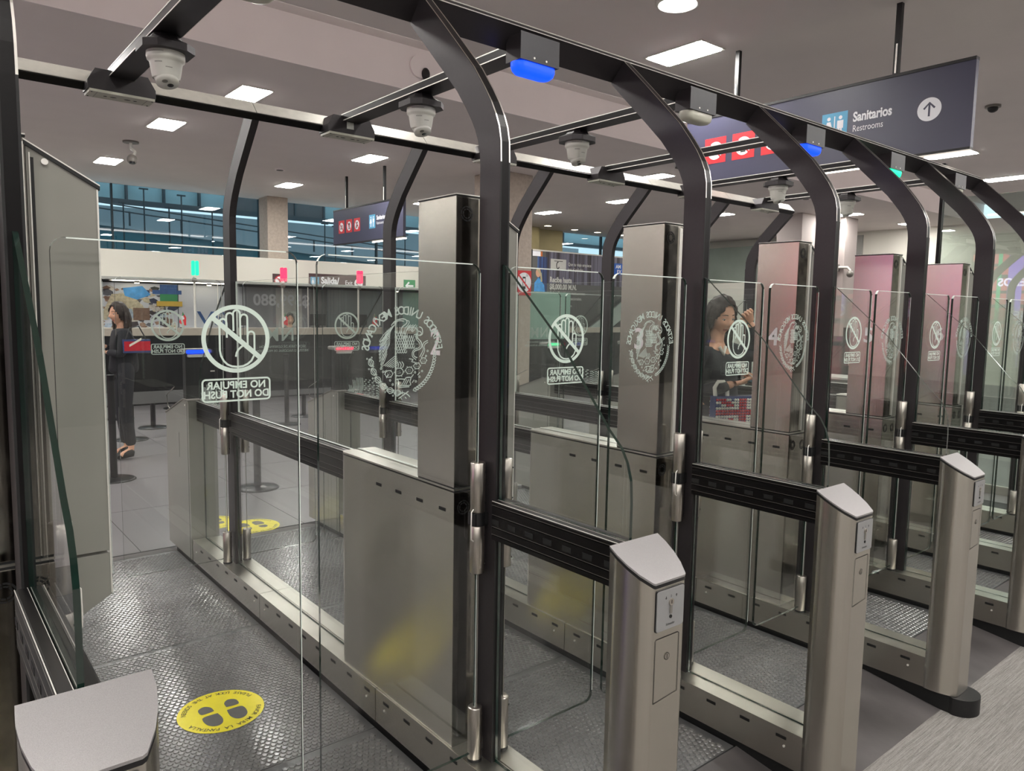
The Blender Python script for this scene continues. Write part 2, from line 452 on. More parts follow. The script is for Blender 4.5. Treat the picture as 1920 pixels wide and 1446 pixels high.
# ================================================================== SETTING
def build_room():
    FZ = -.075
    # carpet on the exit side
    struct('floor_carpet', MB().box(-9, 20.9, -9, -.07, FZ - .1, FZ, CARPET))
    # hall floor: slab plus the tiles nearest the gates
    fl = struct('floor', MB().box(-9, 20.9, -.07, 15.8, FZ - .1, FZ - .004, GROUT))
    t = 1.16
    big = MB(); protos = None
    me = MB().box(.003, t - .003, .003, t - .003, -.004, .0, TILE).mesh('floor_tile')
    y = 4.12
    j = 0
    while y < 15.6:
        i = 0; x = -.4
        while x < 15:
            near = (y < 9.5 and x < 6.5)
            if near:
                inst('floor_tile', me, fl, Vector((x, y, FZ)))
            else:
                big.box(x + .003, x + t - .003, y + .003, min(y + t, 15.78) - .003, FZ - .004, FZ, TILE)
            x += t; i += 1
        y += t; j += 1
    big.box(15.05, 20.9, -.07, 15.78, FZ - .004, FZ, TILE)
    big.box(7.25, 15.02, -.07, 4.11, FZ - .004, FZ, TILE)
    big.box(-9, -.42, 4.1, 15.78, FZ - .004, FZ, TILE)
    big.box(-9, -1.35, -.07, 4.09, FZ - .004, FZ, TILE)
    o = big.obj('tile_field', fl); o['kind'] = 'stuff'
    # ceiling with the recessed trough across the hall
    c = MB()
    c.box(-9, 21, -9, 4.75, 4.0, 4.12, CEIL)
    c.box(-9, 21, 6.125, 15.75, 4.0, 4.1, CEIL)
    c.box(-9, 21, 4.6, 6.3, 4.47, 4.6, CEIL)
    c.box(-9, 21, 4.65, 4.75, 4.1, 4.5, CEIL)
    struct('ceiling', c)
    struct('trim_1', MB().box(-9, 21, 6.115, 6.125, 4.0, 4.47, CEILE))
    t = thing('cove_light', (5, 4.8, 4.1), 'concealed strip lamp lying in the ceiling trough', 'strip light')
    MB().box(-8, 20, 4.76, 4.80, 4.02, 4.06, COVEL).obj('tube', t)
    # outer walls
    struct('wall_right', MB().box(20.9, 21.1, -9, 16, FZ - .1, 4.1, WALLW))
    struct('wall_left', MB().box(-9.2, -9, -9, 16, FZ - .1, 4.1, WALLG))
    struct('wall_near', MB().box(-9, 21, -9.2, -9, FZ - .1, 4.1, WALLD))
    # back wall below the clerestory
    b = MB()
    b.box(-9, 12.4, 15.0, 15.2, FZ - .1, 2.04, WALLG)
    b.box(12.4, 21, 15.6, 15.8, FZ - .1, 3.4, WALLG)
    struct('wall_back', b)
    f = MB(); f.box(-9, 12.4, 14.86, 15.7, 2.05, 2.64, FASC)
    struct('trim_2', f, bevel=.01)
    struct('trim_3', MB().box(-9, 12.4, 14.9, 15.0, 2.0, 2.05, WALLD))
    # clerestory window
    wn = MB(); wn.box(-9, 12.4, 15.74, 15.76, 2.64, 4.0, GLASSW)
    wn.box(15.2, 19.2, 15.70, 15.72, 3.4, 4.0, GLASSW)
    win = struct('window_1', wn)
    m = MB()
    for x in (-6, -3, 0, 3, 6, 9, 12, 15.2, 17.1, 19.2):
        m.box(x - .015, x + .015, 15.7, 15.8, 2.64 if x < 12.5 else 3.4, 4.0, RAILM)
    m.obj('mullion', win)
    # columns
    for i, (x0, x1, y0, y1, z0) in enumerate(((5.93, 6.4, 15.05, 15.55, 2.64), (7.72, 8.47, 9.1, 9.85, FZ),
                                              (16.1, 16.75, 8.25, 8.9, FZ), (17.5, 18.1, 7.9, 8.5, FZ), (12.45, 12.9, 15.0, 15.5, FZ), (13.4, 14.0, 15.2, 15.6, 3.2))):
        mt = STONE if i < 2 else (COLP if i < 4 else BEIGE)
        o = struct('trim_%d' % (4 + i), MB().box(x0, x1, y0, y1, z0, 4.0, mt), bevel=.012)
        o['label'] = ['rough stone column standing on the cream fascia', 'rough pinkish stone column carrying the red no phone sign', 'pale plain column at the right end of the hall',
                      'second pale column at the right end of the hall', 'beige pier left of the billboard', 'beige pier above the billboard'][i]
    # beige wall over the billboard
    struct('trim_10', MB().box(12.4, 15.2, 15.5, 15.6, 3.0, 4.0, BEIGE))
    # far right end: white wall bay, green glazed panel, grey door bay
    r = MB()
    r.box(20.3, 20.9, 9.3, 15.6, FZ, 2.6, WALLW)
    struct('trim_11', r)
    d = MB(); d.box(20.84, 20.9, 9.1, 10.0, FZ, 3.9, WALLG); d.box(20.8, 20.85, 9.25, 9.8, 2.2, 3.2, WALLD)
    struct('door_1', d)
    d = MB(); d.box(20.5, 20.6, 10.4, 14.2, 2.62, 3.75, FROST); d.box(20.45, 20.62, 14.2, 14.45, 2.6, 3.9, BEIGE)
    struct('window_2', d)
    # full height glass partition past the last gate
    gp = MB(); gp.box(7.6, 7.612, -1.0, 1.88, FZ, 2.76, GLASSP)
    wobj = struct('window_3', gp)
    MB().box(7.58, 7.63, 1.88, 1.91, FZ, 3.1, BLACK).obj('mullion', wobj)
    MB().box(7.585, 7.625, -1.0, 1.88, FZ, FZ + .08, STEELTOP).obj('sill', wobj)
    # outside: sloping ramp wall, slab, facade
    s = MB()
    s.prism([(-12, 4.9), (3.3, 3.46), (12.3, 2.84), (24, 2.1), (24, -2), (-12, -2)], 'y', 19.0, 19.3, TEALW)
    s.prism([(-12, 4.98), (3.3, 3.53), (12.3, 2.91), (24, 2.17), (24, 2.1), (12.3, 2.84), (3.3, 3.46), (-12, 4.9)], 'y', 18.9, 22.0, SLAB)
    struct('wall_outside_ramp', s)
    fc = MB(); fc.box(-14, 30, 30, 30.3, -3, 5.2, SLAB)  # far backdrop wall added to hide the bright sky
    fc.box(-14, 30, 26, 26.3, 4.85, 5.0, RAILM); fc.box(-14, 30, 26.2, 26.3, 5.0, 9, OUTD)
    for i in range(28):
        x = -6 + i * 1.15; fc.box(x, x + .06, 26.0, 26.2, 5.0, 9, RAILM)
    fc.box(9.0, 12.5, 26.05, 26.2, 5.0, 9, WALLD)
    struct('wall_outside_facade', fc)
    # outside railing
    rl = thing('ramp_railing', (8, 18.95, 3.1), 'dark double railing following the sloping ramp outside the window', 'railing')
    def zt(x): return 3.50 - (x - 3.3) * (.62 / 9.0)
    for j, dz in enumerate((.50, .36, .0)):
        a, b2 = -6, 22
        MB().tube([(a, 18.95, zt(a) + dz + .0), (b2, 18.95, zt(b2) + dz)], .018, RAILM, 6).obj('rail', rl)
    for i in range(20):
        x = -4.3 + i * 1.19
        MB().box(x - .018, x + .018, 18.93, 18.97, zt(x), zt(x) + .38, RAILM).obj('post', rl)
    for i, (x, z) in enumerate(((3.48, 3.8), (3.9, 4.14), (4.42, 3.79), (4.69, 4.08), (5.37, 3.78), (8.2, 3.75), (8.5, 3.7), (10.6, 3.65), (12.3, 3.5))):
        p = MB(); p.cyl((x, 17.0, -.1), .016, z + .1, RAILM, 8); p.box(x - .09, x + .09, 16.97, 17.03, z - .02, z + .01, RAILM)
        tag(p.obj('lamp_post'), 'thin T topped post outside the clerestory window', 'post', 'T topped posts outside the window')
build_room()

# ------------------------------------------------------------------ ceiling lights
def ceiling_items():
    fr = MB(); fr.box(-.18, .18, -.33, .33, -.012, 0, WPLA); frame_me = fr.mesh('frame')
    df = MB(); df.prism(rrect(-.165, .165, -.312, .312, .03), 'z', -.016, -.0125, LAMPM); diff_me = df.mesh('diffuser')
    names = {(2.47, 9.68): 'square light panel over the left hall, second from the window',
             (2.78, 7.5): 'light panel partly hidden by the bright beam cover at upper left',
             (2.44, 13.1): 'light panel farthest left near the clerestory window',
             (5.34, 3.35): 'large light panel between the lamp and the hanging sign at upper right',
             (5.69, 13.3): 'light panel above the stone column by the clerestory',
             (5.58, 9.8): 'light panel just behind the far hanging sign',
             (8.97, 13.37): 'light panel peeping left of the nearest steel tower top',
             (10.06, 7.64): 'light panel behind the third far arch',
             (11.83, 10.05): 'light panel between two far arches at mid height',
             (11.98, 12.6): 'light panel beside the stone column with the cable',
             (15.1, 9.83): 'light panel left of the green glazed panel', (17.1, 7.67): 'light panel under the fifth overhead camera',
             (18.46, 9.98): 'light panel above the green glazed panel', (14.4, 3.55): 'long light panel at the right edge of the picture',
             (19.8, 7.3): 'light panel close to the white end wall', (11.7, 3.42): 'light panel hidden behind the row of arches'}
    for (x, y), lab in names.items():
        t = thing('ceiling_light', (x, y, 4.0), 'glowing ' + lab, 'ceiling light', 'rectangular ceiling light panels')
        inst('frame', frame_me, t, Vector((x, y, 4.0))); inst('diffuser', diff_me, t, Vector((x, y, 4.0)))
    unseen = [(x, y) for x in (-6.8, -3.7, -.6, 2.5, 5.5, 8.7, 11.8, 15, 18) for y in (-7.5, -4.2, -.9)]
    unseen += [(-6.8, y) for y in (3.4, 7.5, 9.8, 13.2)] + [(-3.7, y) for y in (3.4, 7.5, 9.8, 13.2)] + [(-.6, y) for y in (3.4, 7.5, 9.8, 13.2)] + [(2.5, 3.4), (8.7, 3.4), (18, 3.4), (18, 13)]
    for x, y in unseen:
        t = thing('ceiling_light', (x, y, 4.0), 'rectangular ceiling light panel elsewhere in the hall, outside the picture', 'ceiling light', 'ceiling light panels out of view')
        inst('frame', frame_me, t, Vector((x, y, 4.0))); inst('diffuser', diff_me, t, Vector((x, y, 4.0)))
    # round downlights
    rg = MB().lathe((0, 0, 0), [(.115, 0), (.115, -.01), (.1, -.014), (.095, -.008)], WPLA, 24).mesh('trim_ring')
    dl = MB().cyl((0, 0, -.011), .095, .004, DOWN, 24).mesh('lens')
    dn = {(13.87, 14.7): 'leftmost of the round downlights above the billboard', (15.07, 14.85): 'second round downlight above the billboard',
          (16.03, 14.86): 'third round downlight above the billboard', (17.13, 14.9): 'rightmost round downlight above the billboard',
          (15.9, 12.6): 'round downlight left of the green glazed panel, upper one', (16.9, 13.8): 'round downlight left of the green glazed panel, lower one',
          (18.9, 8.9): 'small round downlight by the grey door bay'}
    for (x, y), lab in dn.items():
        t = thing('downlight', (x, y, 4.0), lab, 'downlight', 'round ceiling downlights')
        inst('trim_ring', rg, t, Vector((x, y, 4.0))); inst('lens', dl, t, Vector((x, y, 4.0)))
    # big round lamp at the top edge
    t = thing('round_lamp', (4.375, 2.66, 4.0), 'round glowing ceiling lamp cut by the top edge of the picture', 'ceiling light')
    MB().lathe((4.375, 2.66, 4.0), [(.17, 0), (.17, -.02), (.15, -.03), (.14, -.01)], WPLA, 32).obj('trim_ring', t)
    MB().lathe((4.375, 2.66, 4.0), [(.14, -.012), (.12, -.03), (.06, -.04), (.0, -.042)], LAMPM, 32).obj('lens', t)
    # dome camera hanging
    t = thing('dome_camera', (2.37, 11.2, 4.0), 'small dark ball security camera hanging from the left ceiling', 'camera')
    MB().cyl((2.37, 11.2, 3.975), .11, .025, CAMG, 20).obj('base', t)
    MB().tube([(2.37, 11.2, 3.98), (2.37, 11.2, 3.9), (2.41, 11.14, 3.84), (2.38, 11.1, 3.78)], .022, WPLA, 8).obj('stem', t)
    MB().sphere((2.36, 11.1, 3.72), .075, CAMG, 14, 10).obj('ball', t)
    MB().cyl((2.35, 11.06, 3.655), .04, .03, LENS, 12).obj('lens', t)
    # sensors
    t = thing('smoke_sensor', (9.3, 2.09, 4.0), 'dark round sensor on the ceiling right of the near hanging sign', 'sensor')
    MB().cyl((9.3, 2.09, 3.975), .08, .025, CAMG, 18).obj('base', t)
    MB().sphere((9.3, 2.09, 3.965), .055, RUB, 12, 8, (1, 1, .8)).obj('dome', t)
    t = thing('wall_speaker', (4.22, 6.125, 4.15), 'faint round pale detector with a dark dome on the ceiling step', 'detector')
    MB().cyl((4.19, 6.09, 4.27), .12, .035, CEILE, 28, 'y').obj('disc', t)
    MB().sphere((4.26, 6.08, 4.2), .05, RUB, 12, 8, (1, .8, 1.4)).obj('dome', t)
    MB().cyl((4.26, 6.08, 3.97), .016, .2, RUB, 10).obj('stem', t)
    for (x, y, lab) in ((4.9, 11.8, 'flat round vent in the ceiling over the stone column'), (9.2, 7.6, 'small flat round vent in the ceiling behind the far arches'),
                        (14.2, 7.1, 'flat round vent in the right part of the ceiling')):
        t = thing('ceiling_vent', (x, y, 4.0), lab, 'vent')
        MB().cyl((x, y, 3.985), .09, .015, CEILE, 20).obj('ring', t)
        MB().cyl((x, y, 3.98), .06, .006, WALLD, 20).obj('grille', t)
ceiling_items()

# ------------------------------------------------------------------ hanging signs
def restroom_icon(mb, fr, u, v, s):
    """u, v centre, s half height"""
    quad(mb, fr, u - .93 * s, u + .93 * s, v - s, v + s, SIGNB, .0006)
    quad(mb, fr, u - .035 * s, u + .035 * s, v - .75 * s, v + .75 * s, SIGNW, .0012)
    for sg, dress in ((-1, True), (1, False)):
        c = u + sg * .42 * s
        disc(mb, fr, c, v + .62 * s, .13 * s, SIGNW, .0012, 16)
        if dress:
            poly(mb, fr, [(c - .13 * s, v + .42 * s), (c + .13 * s, v + .42 * s), (c + .32 * s, v - .25 * s), (c - .32 * s, v - .25 * s)], SIGNW, .0012)
        else:
            quad(mb, fr, c - .22 * s, c + .22 * s, v - .12 * s, v + .42 * s, SIGNW, .0012)
        quad(mb, fr, c - .13 * s, c - .02 * s, v - .78 * s, v - .1 * s, SIGNW, .0013)
        quad(mb, fr, c + .02 * s, c + .13 * s, v - .78 * s, v - .1 * s, SIGNW, .0013)
def arrow(mb, fr, u, v, r, ang, mt_d, mt_a, discm=True):
    if discm: disc(mb, fr, u, v, r, mt_d, .0008, 36)
    c, s_ = math.cos(ang), math.sin(ang)
    R = lambda p: (u + r * (p[0] * c - p[1] * s_), v + r * (p[0] * s_ + p[1] * c))
    stroke(mb, fr, [R((0, -.55)), R((0, .5))], .17 * r, mt_a, .0014)
    stroke(mb, fr, [R((-.42, .1)), R((0, .55)), R((.42, .1))], .17 * r, mt_a, .0015)
def prohibit(mb, fr, u, v, s, kind):
    quad(mb, fr, u - s, u + s, v - s, v + s, SIGNR, .0006)
    disc(mb, fr, u, v - .02 * s, .8 * s, SIGNW, .0009, 32)
    if kind == 0:   # camera
        stroke(mb, fr, rrect(u - .45 * s, u + .45 * s, v - .3 * s, v + .2 * s, .06 * s, 2), .08 * s, TXT, .0012, True)
        ring(mb, fr, u, v - .05 * s, .12 * s, .2 * s, TXT, .0012, 18)
    elif kind == 1:  # phone
        quad(mb, fr, u - .22 * s, u + .22 * s, v - .5 * s, v + .45 * s, TXT, .0012)
        for i in range(3):
            for j in range(4):
                quad(mb, fr, u + (-.16 + i * .13) * s, u + (-.08 + i * .13) * s, v + (-.4 + j * .13) * s, v + (-.32 + j * .13) * s, SIGNW, .0014)
    else:           # headset / figure
        disc(mb, fr, u + .05 * s, v + .3 * s, .17 * s, TXT, .0012, 14)
        stroke(mb, fr, [(u - .35 * s, v - .45 * s), (u, v + .1 * s), (u + .3 * s, v - .2 * s)], .16 * s, TXT, .0012)
        stroke(mb, fr, [(u, v + .05 * s), (u - .1 * s, v - .5 * s)], .14 * s, TXT, .0012)
    stroke(mb, fr, [(u - .55 * s, v + .52 * s), (u + .55 * s, v - .58 * s)], .13 * s, SIGNR, .0016)
    ring(mb, fr, u, v - .02 * s, .7 * s, .82 * s, SIGNR, .0017, 32)
def hanging_sign(x, y0, y1, z0, z1, poles, lab, n_icons, flip=False):
    t = thing('hanging_sign', (x, (y0 + y1) / 2, z1), lab, 'sign', 'navy hanging wayfinding signs')
    MB().box(x, x + .05, y0, y1, z0 + .012, z1, NAVY).obj('panel', t)
    MB().box(x - .006, x + .056, y0, y1, z1, z1 + .022, RUB).obj('top_rail', t)
    MB().box(x - .006, x + .056, y0, y1, z0 - .006, z0 + .012, RUB).obj('bottom_rail', t)
    MB().box(x + .06, x + .075, y0 + .01, (y0 * .55 + y1 * .45), z0 - .03, z0 - .012, STRIP).obj('back_light', t)
    for py in poles:
        p = MB(); p.box(x + .005, x + .045, py - .02, py + .02, z1 + .02, 4.0, RUB)
        p.box(x - .001, x + .006, py - .008, py + .004, z1 + .03, z1 + .25, TRIM)
        p.obj('pole', t)
    fr = frame((x - .001, y1, z0), (0, -1, 0), (0, 0, 1), (-1, 0, 0))   # u runs toward the viewer's right
    H = z1 - z0
    g = MB()
    L = y1 - y0
    # measured from the right-hand (near) end
    U = lambda yy: y1 - yy
    if n_icons:
        k = H / .64
        restroom_icon(g, fr, L - 1.04, .325, .118)
        text_mb(g, 'Sanitarios', fr, .104, SIGNW, .0035, 'LEFT', .0012, u0=L - .885, v0=.375, sx=.76)
        text_mb(g, 'Restrooms', fr, .073, SIGNW, 0, 'LEFT', .0012, u0=L - .885, v0=.285, sx=.76)
        arrow(g, fr, L - .30, .33, .086, 0, SIGNW, NAVY)
        for i in range(3):
            prohibit(g, fr, .34 + i * .305, .315, .118, i)
    g.obj('printed_symbols', t)
    return t
hanging_sign(5.65, .97, 3.52, 2.82, 3.445, (1.545, 2.985), 'large navy hanging sign for the restrooms with white up arrow, at upper right', 1)
hanging_sign(6.06, 9.55, 12.1, 2.775, 3.40, (10.2, 11.6), 'smaller looking navy hanging sign far back, by the stone column', 1)

# ------------------------------------------------------------------ wall signs
def wall_signs():
    y = 14.85
    fr = frame((0, y, 0), (1, 0, 0), (0, 0, 1), (0, -1, 0))
    g = MB().box(6.79, 8.22, y, y + .03, 1.995, 2.355, BROWN); t = tag(g.obj('exit_sign'), 'brown Salida/Exit sign with a round left arrow under the clerestory', 'sign')
    g = MB(); text_mb(g, 'Salida/', fr, .205, SIGNW, .008, 'LEFT', .004, u0=7.08, v0=2.2, sx=.86)
    text_mb(g, 'Exit', fr, .145, SIGNW, .001, 'LEFT', .004, u0=7.68, v0=2.17, sx=.85)
    arrow(g, fr, 8.03, 2.17, .11, PI / 2, SIGNW, BROWN)
    restroom_icon(g, fr, 6.93, 2.17, .11); g.obj('lettering', t)
    g = MB().box(5.95, 6.27, y, y + .02, 1.98, 2.31, BROWN); t = tag(g.obj('no_phone_sign'), 'small dark square prohibition sign left of the Salida sign', 'sign')
    g = MB(); disc(g, fr, 6.11, 2.15, .12, SIGNW, .002); stroke(g, fr, [(6.03, 2.23), (6.19, 2.07)], .02, SIGNR, .004)
    stroke(g, fr, [(6.08, 2.2), (6.12, 2.15), (6.08, 2.1), (6.16, 2.09)], .03, TXT, .003); ring(g, fr, 6.11, 2.15, .105, .125, SIGNR, .004, 24); g.obj('symbol', t)
    g = MB().box(9.27, 9.6, y, y + .02, 2.03, 2.31, SIGNG); t = tag(g.obj('arrow_sign'), 'green emergency exit sign with a white left arrow', 'sign')
    g = MB(); stroke(g, fr, [(9.53, 2.16), (9.34, 2.16)], .045, SIGNW, .003); stroke(g, fr, [(9.41, 2.24), (9.33, 2.16), (9.41, 2.08)], .045, SIGNW, .0032); g.obj('symbol', t)
    # red no phone sign on the stone column
    fr2 = frame((0, 9.085, 0), (1, 0, 0), (0, 0, 1), (0, -1, 0))
    g = MB().box(8.08, 8.46, 9.085, 9.1, 1.87, 2.31, SIGNR); t = tag(g.obj('red_phone_sign'), 'red no mobile phone sign fixed to the rough stone column', 'sign')
    g = MB(); disc(g, fr2, 8.29, 2.1, .165, SIGNW, .001, 32, .175)
    quad(g, fr2, 8.255, 8.325, 1.98, 2.2, TXT, .002); quad(g, fr2, 8.268, 8.312, 2.03, 2.17, SIGNW, .0025)
    for i in range(3): stroke(g, fr2, arcp(8.33, 2.2, .015 + .018 * i, 10, 80, 4), .006, TXT, .0022)
    stroke(g, fr2, [(8.17, 2.22), (8.41, 1.98)], .03, SIGNR, .003); g.obj('symbol', t)
    # cable and camera on the column's right side
    t = thing('column_camera', (8.53, 9.2, 2.9), 'grey wall camera on the side of the rough stone column', 'camera')
    MB().cyl((8.48, 9.3, 2.92), .075, .07, CAMG, 18, 'x').obj('body', t)
    MB().cyl((8.55, 9.3, 2.92), .035, .04, LENS, 14, 'x').obj('lens', t)
    MB().tube([(8.49, 9.22, 3.0), (8.49, 9.2, 3.99)], .012, RUB, 6).obj('cable', t)
    t = thing('bracket_camera', (17.4, 8.0, 2.75), 'white bracket camera with dark dome on the far pale column', 'camera')
    MB().box(17.44, 17.5, 8.0, 8.1, 2.68, 2.86, CAMG).obj('mount', t)
    MB().tube([(17.46, 8.0, 2.78), (17.5, 7.8, 2.78), (17.52, 7.74, 2.7)], .03, WPLA, 8).obj('arm', t)
    MB().sphere((17.52, 7.74, 2.62), .085, CAMG, 14, 8).obj('dome', t)
wall_signs()

# ------------------------------------------------------------------ booths, counters, murals
def booths():
    FZ = -.075
    t = thing('counter', (6, 12, FZ), 'long black immigration counter with a sand coloured top across the back hall', 'counter')
    for i in range(6):
        x0 = -2 + i * 2.8
        MB().box(x0 + .006, x0 + 2.794, 12.03, 12.1, .02, 1.08, DARKG).obj('front_panel', t)
        MB().box(x0 + .006, x0 + 2.794, 12.0, 12.5, 1.08, 1.2, WOODG).obj('top', t)
        MB().box(x0 + .006, x0 + 2.794, 12.1, 12.13, FZ, .02, RUB).obj('plinth', t)
    for i in range(4):
        MB().box(.5 + i * 1.6, 1.6 + i * 1.6, 12.02, 12.03, .45, .47, TRIM).obj('trim_line', t)
    # counter status poles
    for (x, zt, col, lab) in ((3.52, 2.215, GREENL, 'green lit status light on a thin pole at the left counter'),
                              (5.08, 2.175, REDL, 'red lit status light on a pole left of the Salida sign'),
                              (6.63, 2.19, REDL, 'red lit status light on a pole at the right end of the Salida sign')):
        p = thing('status_pole', (x, 12.2, 1.2), lab, 'status light', 'counter status lights on poles')
        MB().tube([(x, 12.2, 1.2), (x, 12.2, zt - .14)], .018, WPLA, 8).obj('pole', p)
        for dx in (-.035, .03):
            MB().prism(rrect(x + dx - .022, x + dx + .022, zt - .12, zt + .13, .021), 'y', 12.1, 12.16, col).obj('light', p)
        MB().sphere((x - .02, 12.12, zt - .2), .045, CAMG, 12, 8).obj('camera_ball', p)
    # desk flags
    for (x, lab) in ((3.31, 'small Mexican flag on the counter under the green status light'), (5.12, 'small Mexican flag on the counter behind the big hand sticker'), (7.0, 'small Mexican flag on the counter near the Salida arrow')):
        p = thing('desk_flag', (x, 12.25, 1.2), lab, 'flag', 'desk flags on the counter')
        MB().cyl((x, 12.25, 1.2), .03, .012, RUB, 12).obj('base', p)
        MB().tube([(x, 12.25, 1.21), (x + .02, 12.25, 1.48)], .004, TRIM, 6).obj('staff', p)
        f = MB(); f.prism([(x + .02, 1.47), (x + .075, 1.38), (x + .07, 1.24), (x - .02, 1.27), (x - .04, 1.3)], 'y', 12.24, 12.25, SIGNR)
        f.prism([(x + .01, 1.44), (x + .045, 1.36), (x - .0, 1.32), (x - .03, 1.36)], 'y', 12.235, 12.24, SIGNW)
        f.prism([(x + .02, 1.48), (x + .04, 1.42), (x - .0, 1.4)], 'y', 12.234, 12.239, SIGNG)
        f.obj('flag_cloth', p)
    # monitors
    for (x, lab) in ((5.85, 'dark desk monitor behind the counter right of the door gap'), (6.75, 'low dark monitor beside the right desk flag'), (4.3, 'dark desk monitor behind the hand sticker')):
        p = thing('monitor', (x, 12.35, 1.2), lab, 'monitor')
        MB().box(x - .16, x + .16, 12.36, 12.39, 1.24, 1.46, RUB).obj('screen', p)
        MB().box(x - .03, x + .03, 12.36, 12.42, 1.2, 1.26, RUB).obj('stand', p)
        MB().box(x - .1, x + .1, 12.32, 12.46, 1.2, 1.208, RUB).obj('foot', p)
    # booth glass screens on the counter
    for i, x in enumerate((1.2, 4.75, 6.45, 9.9)):
        p = thing('booth_glass', (x, 12.3, 1.2), ['frameless glass screen on the far left counter', 'glass screen between the blue letters and the reversed price', 'glass screen left of the white pole', 'glass screen on the right counter'][i], 'glass screen')
        MB().box(x - .75, x + .75, 12.46, 12.47, 1.2, 1.95, GLASS).obj('pane', p)
        MB().box(x - .76, x - .75, 12.455, 12.475, 1.2, 1.97, TRIM).obj('edge_trim', p)
    # strip light under the fascia
    t = thing('strip_light', (3.8, 14.7, 2.04), 'bright thin strip light along the underside of the cream fascia', 'strip light')
    MB().box(2.75, 4.95, 14.66, 14.7, 2.035, 2.05, STRIP).obj('tube', t)
    MB().box(2.7, 5.0, 14.7, 14.74, 2.03, 2.07, WPLA).obj('housing', t)
    for (x, lab) in ((3.15, 'left bright spot lamp under the fascia'), (4.5, 'right bright spot lamp under the fascia'), (8.9, 'bright spot lamp right of the Salida sign'), (9.6, 'bright spot lamp under the green arrow sign')):
        p = thing('spot_lamp', (x, 14.55, 2.04), lab, 'spot lamp')
        MB().cyl((x, 14.55, 2.0), .05, .04, WPLA, 14).obj('ring', p); MB().cyl((x, 14.55, 1.992), .04, .008, DOWN, 14).obj('lens', p)
    # recessed soffit
    struct('trim_12', MB().box(-9, 12.4, 14.3, 14.86, 2.05, 2.1, WALLG))
    # mural of heaped goods
    y = 14.8
    fr = frame((0, y, 0), (1, 0, 0), (0, 0, 1), (0, -1, 0))
    t = tag(MB().box(1.4, 3.95, y, y + .1, 1.0, 2.0, PANELW).obj('mural'), 'printed wall mural of heaped goods, cloths and boxes at far left', 'mural')
    g = MB(); R = random.Random(5)
    pal = [mat('mural_%d' % i, c, .6, noise_s=20, noise_a=.25) for i, c in enumerate([(60, 52, 56), (188, 178, 150), (164, 178, 192), (120, 92, 74), (84, 86, 92), (196, 190, 180), (46, 52, 48), (150, 120, 100), (44, 50, 74)])]
    for i in range(230):
        u = R.uniform(1.5, 3.85); v = R.uniform(1.05, 1.92); s = R.uniform(.03, .11)
        k = R.choice(pal); n = R.randint(4, 7); a0 = R.uniform(0, 6)
        poly(g, fr, [(u + s * R.uniform(.7, 1.4) * math.cos(a0 + 2 * PI * j / n), v + s * R.uniform(.4, .8) * math.sin(a0 + 2 * PI * j / n)) for j in range(n)], k, .001 + i * .00002)
    poly(g, fr, [(2.55, 1.35), (2.75, 1.78), (3.1, 1.8), (3.3, 1.55), (3.0, 1.3)], pal[1], .007)
    poly(g, fr, [(2.65, 1.3), (2.8, 1.52), (3.1, 1.5), (3.15, 1.32)], pal[2], .0072)
    poly(g, fr, [(2.95, 1.9), (3.3, 1.95), (3.45, 1.78), (3.2, 1.68), (2.98, 1.75)], LBLUE, .0074)
    quad(g, fr, 3.12, 3.42, 1.28, 1.52, pal[3], .0076)
    quad(g, fr, 3.62, 3.95, 1.6, 1.95, SIGNG, .0078); quad(g, fr, 3.48, 4.02, 1.8, 1.88, BLUEP, .0082)
    quad(g, fr, 3.62, 3.95, 1.88, 1.99, BLUEP, .008)
    o = g.obj('mural_print', t)
    t = tag(MB().box(3.97, 5.6, y, y + .08, 1.0, 2.0, PANELW).obj('white_panel'), 'white booth back panel with blue letters behind the counter', 'panel')
    g = MB(); quad(g, fr, 3.97, 4.03, 1.8, 1.88, BLUEP, .002)
    text_mb(g, 'VS', fr, .42, BLUEP, .006, 'LEFT', .002, u0=4.33, v0=1.3, sx=1.3)
    quad(g, fr, 4.4, 4.9, 1.1, 1.115, BLUEP, .002)
    g.obj('lettering', t)
    t = tag(MB().box(3.55, 4.03, 14.76, 14.79, 1.56, 1.66, mat('poster_yellow', (206, 172, 62), .5, noise_s=10, noise_a=.05)).obj('yellow_band'), 'ochre printed band beside the mural of heaped goods', 'panel')
    # reversed price: a reflection in glass, painted as a panel
    t = tag(MB().box(5.3, 6.75, 14.7, 14.74, .95, 2.0, mat('ad_grey', (112, 112, 116), .4, noise_s=3, noise_a=.1)).obj('price_reflection'), 'painted grey reflection of a big reversed price behind the counter', 'banner')
    fr3 = frame((0, 14.7, 0), (1, 0, 0), (0, 0, 1), (0, -1, 0))
    g = MB(); quad(g, fr3, 5.95, 6.55, 1.0, 2.0, mat('ad_pale', (160, 158, 152), .4, noise_s=3, noise_a=.06), .002)
    mm = mat('ad_letters', (178, 178, 182), .5, noise_s=9, noise_a=.04)
    fm = frame((6.75, 14.7, 0), (1, 0, 0), (0, 0, 1), (0, -1, 0))
    text_mb(g, '$599,880', fm, .34, mm, .008, 'LEFT', .004, flip=True, u0=.02, v0=1.72)
    text_mb(g, 'A SUV', fm, .11, mm, .002, 'LEFT', .004, flip=True, u0=.3, v0=1.93)
    g.obj('lettering', t)
    # dark stripes and curtains behind the right booth
    t = tag(MB().box(7.2, 9.2, 14.78, 14.83, .95, 2.0, mat('booth_back', (84, 92, 94), .3, noise_s=3, noise_a=.1)).obj('booth_back_panel'), 'dim grey green booth back panel under the Salida sign', 'panel')
    t = tag(MB().box(9.2, 10.6, 14.78, 14.83, .95, 2.0, mat('booth_back_pale', (110, 140, 132), .4, noise_s=2, noise_a=.06)).obj('booth_back_panel'), 'pale green booth back panel under the green arrow sign', 'panel')  # evenly pale green panel
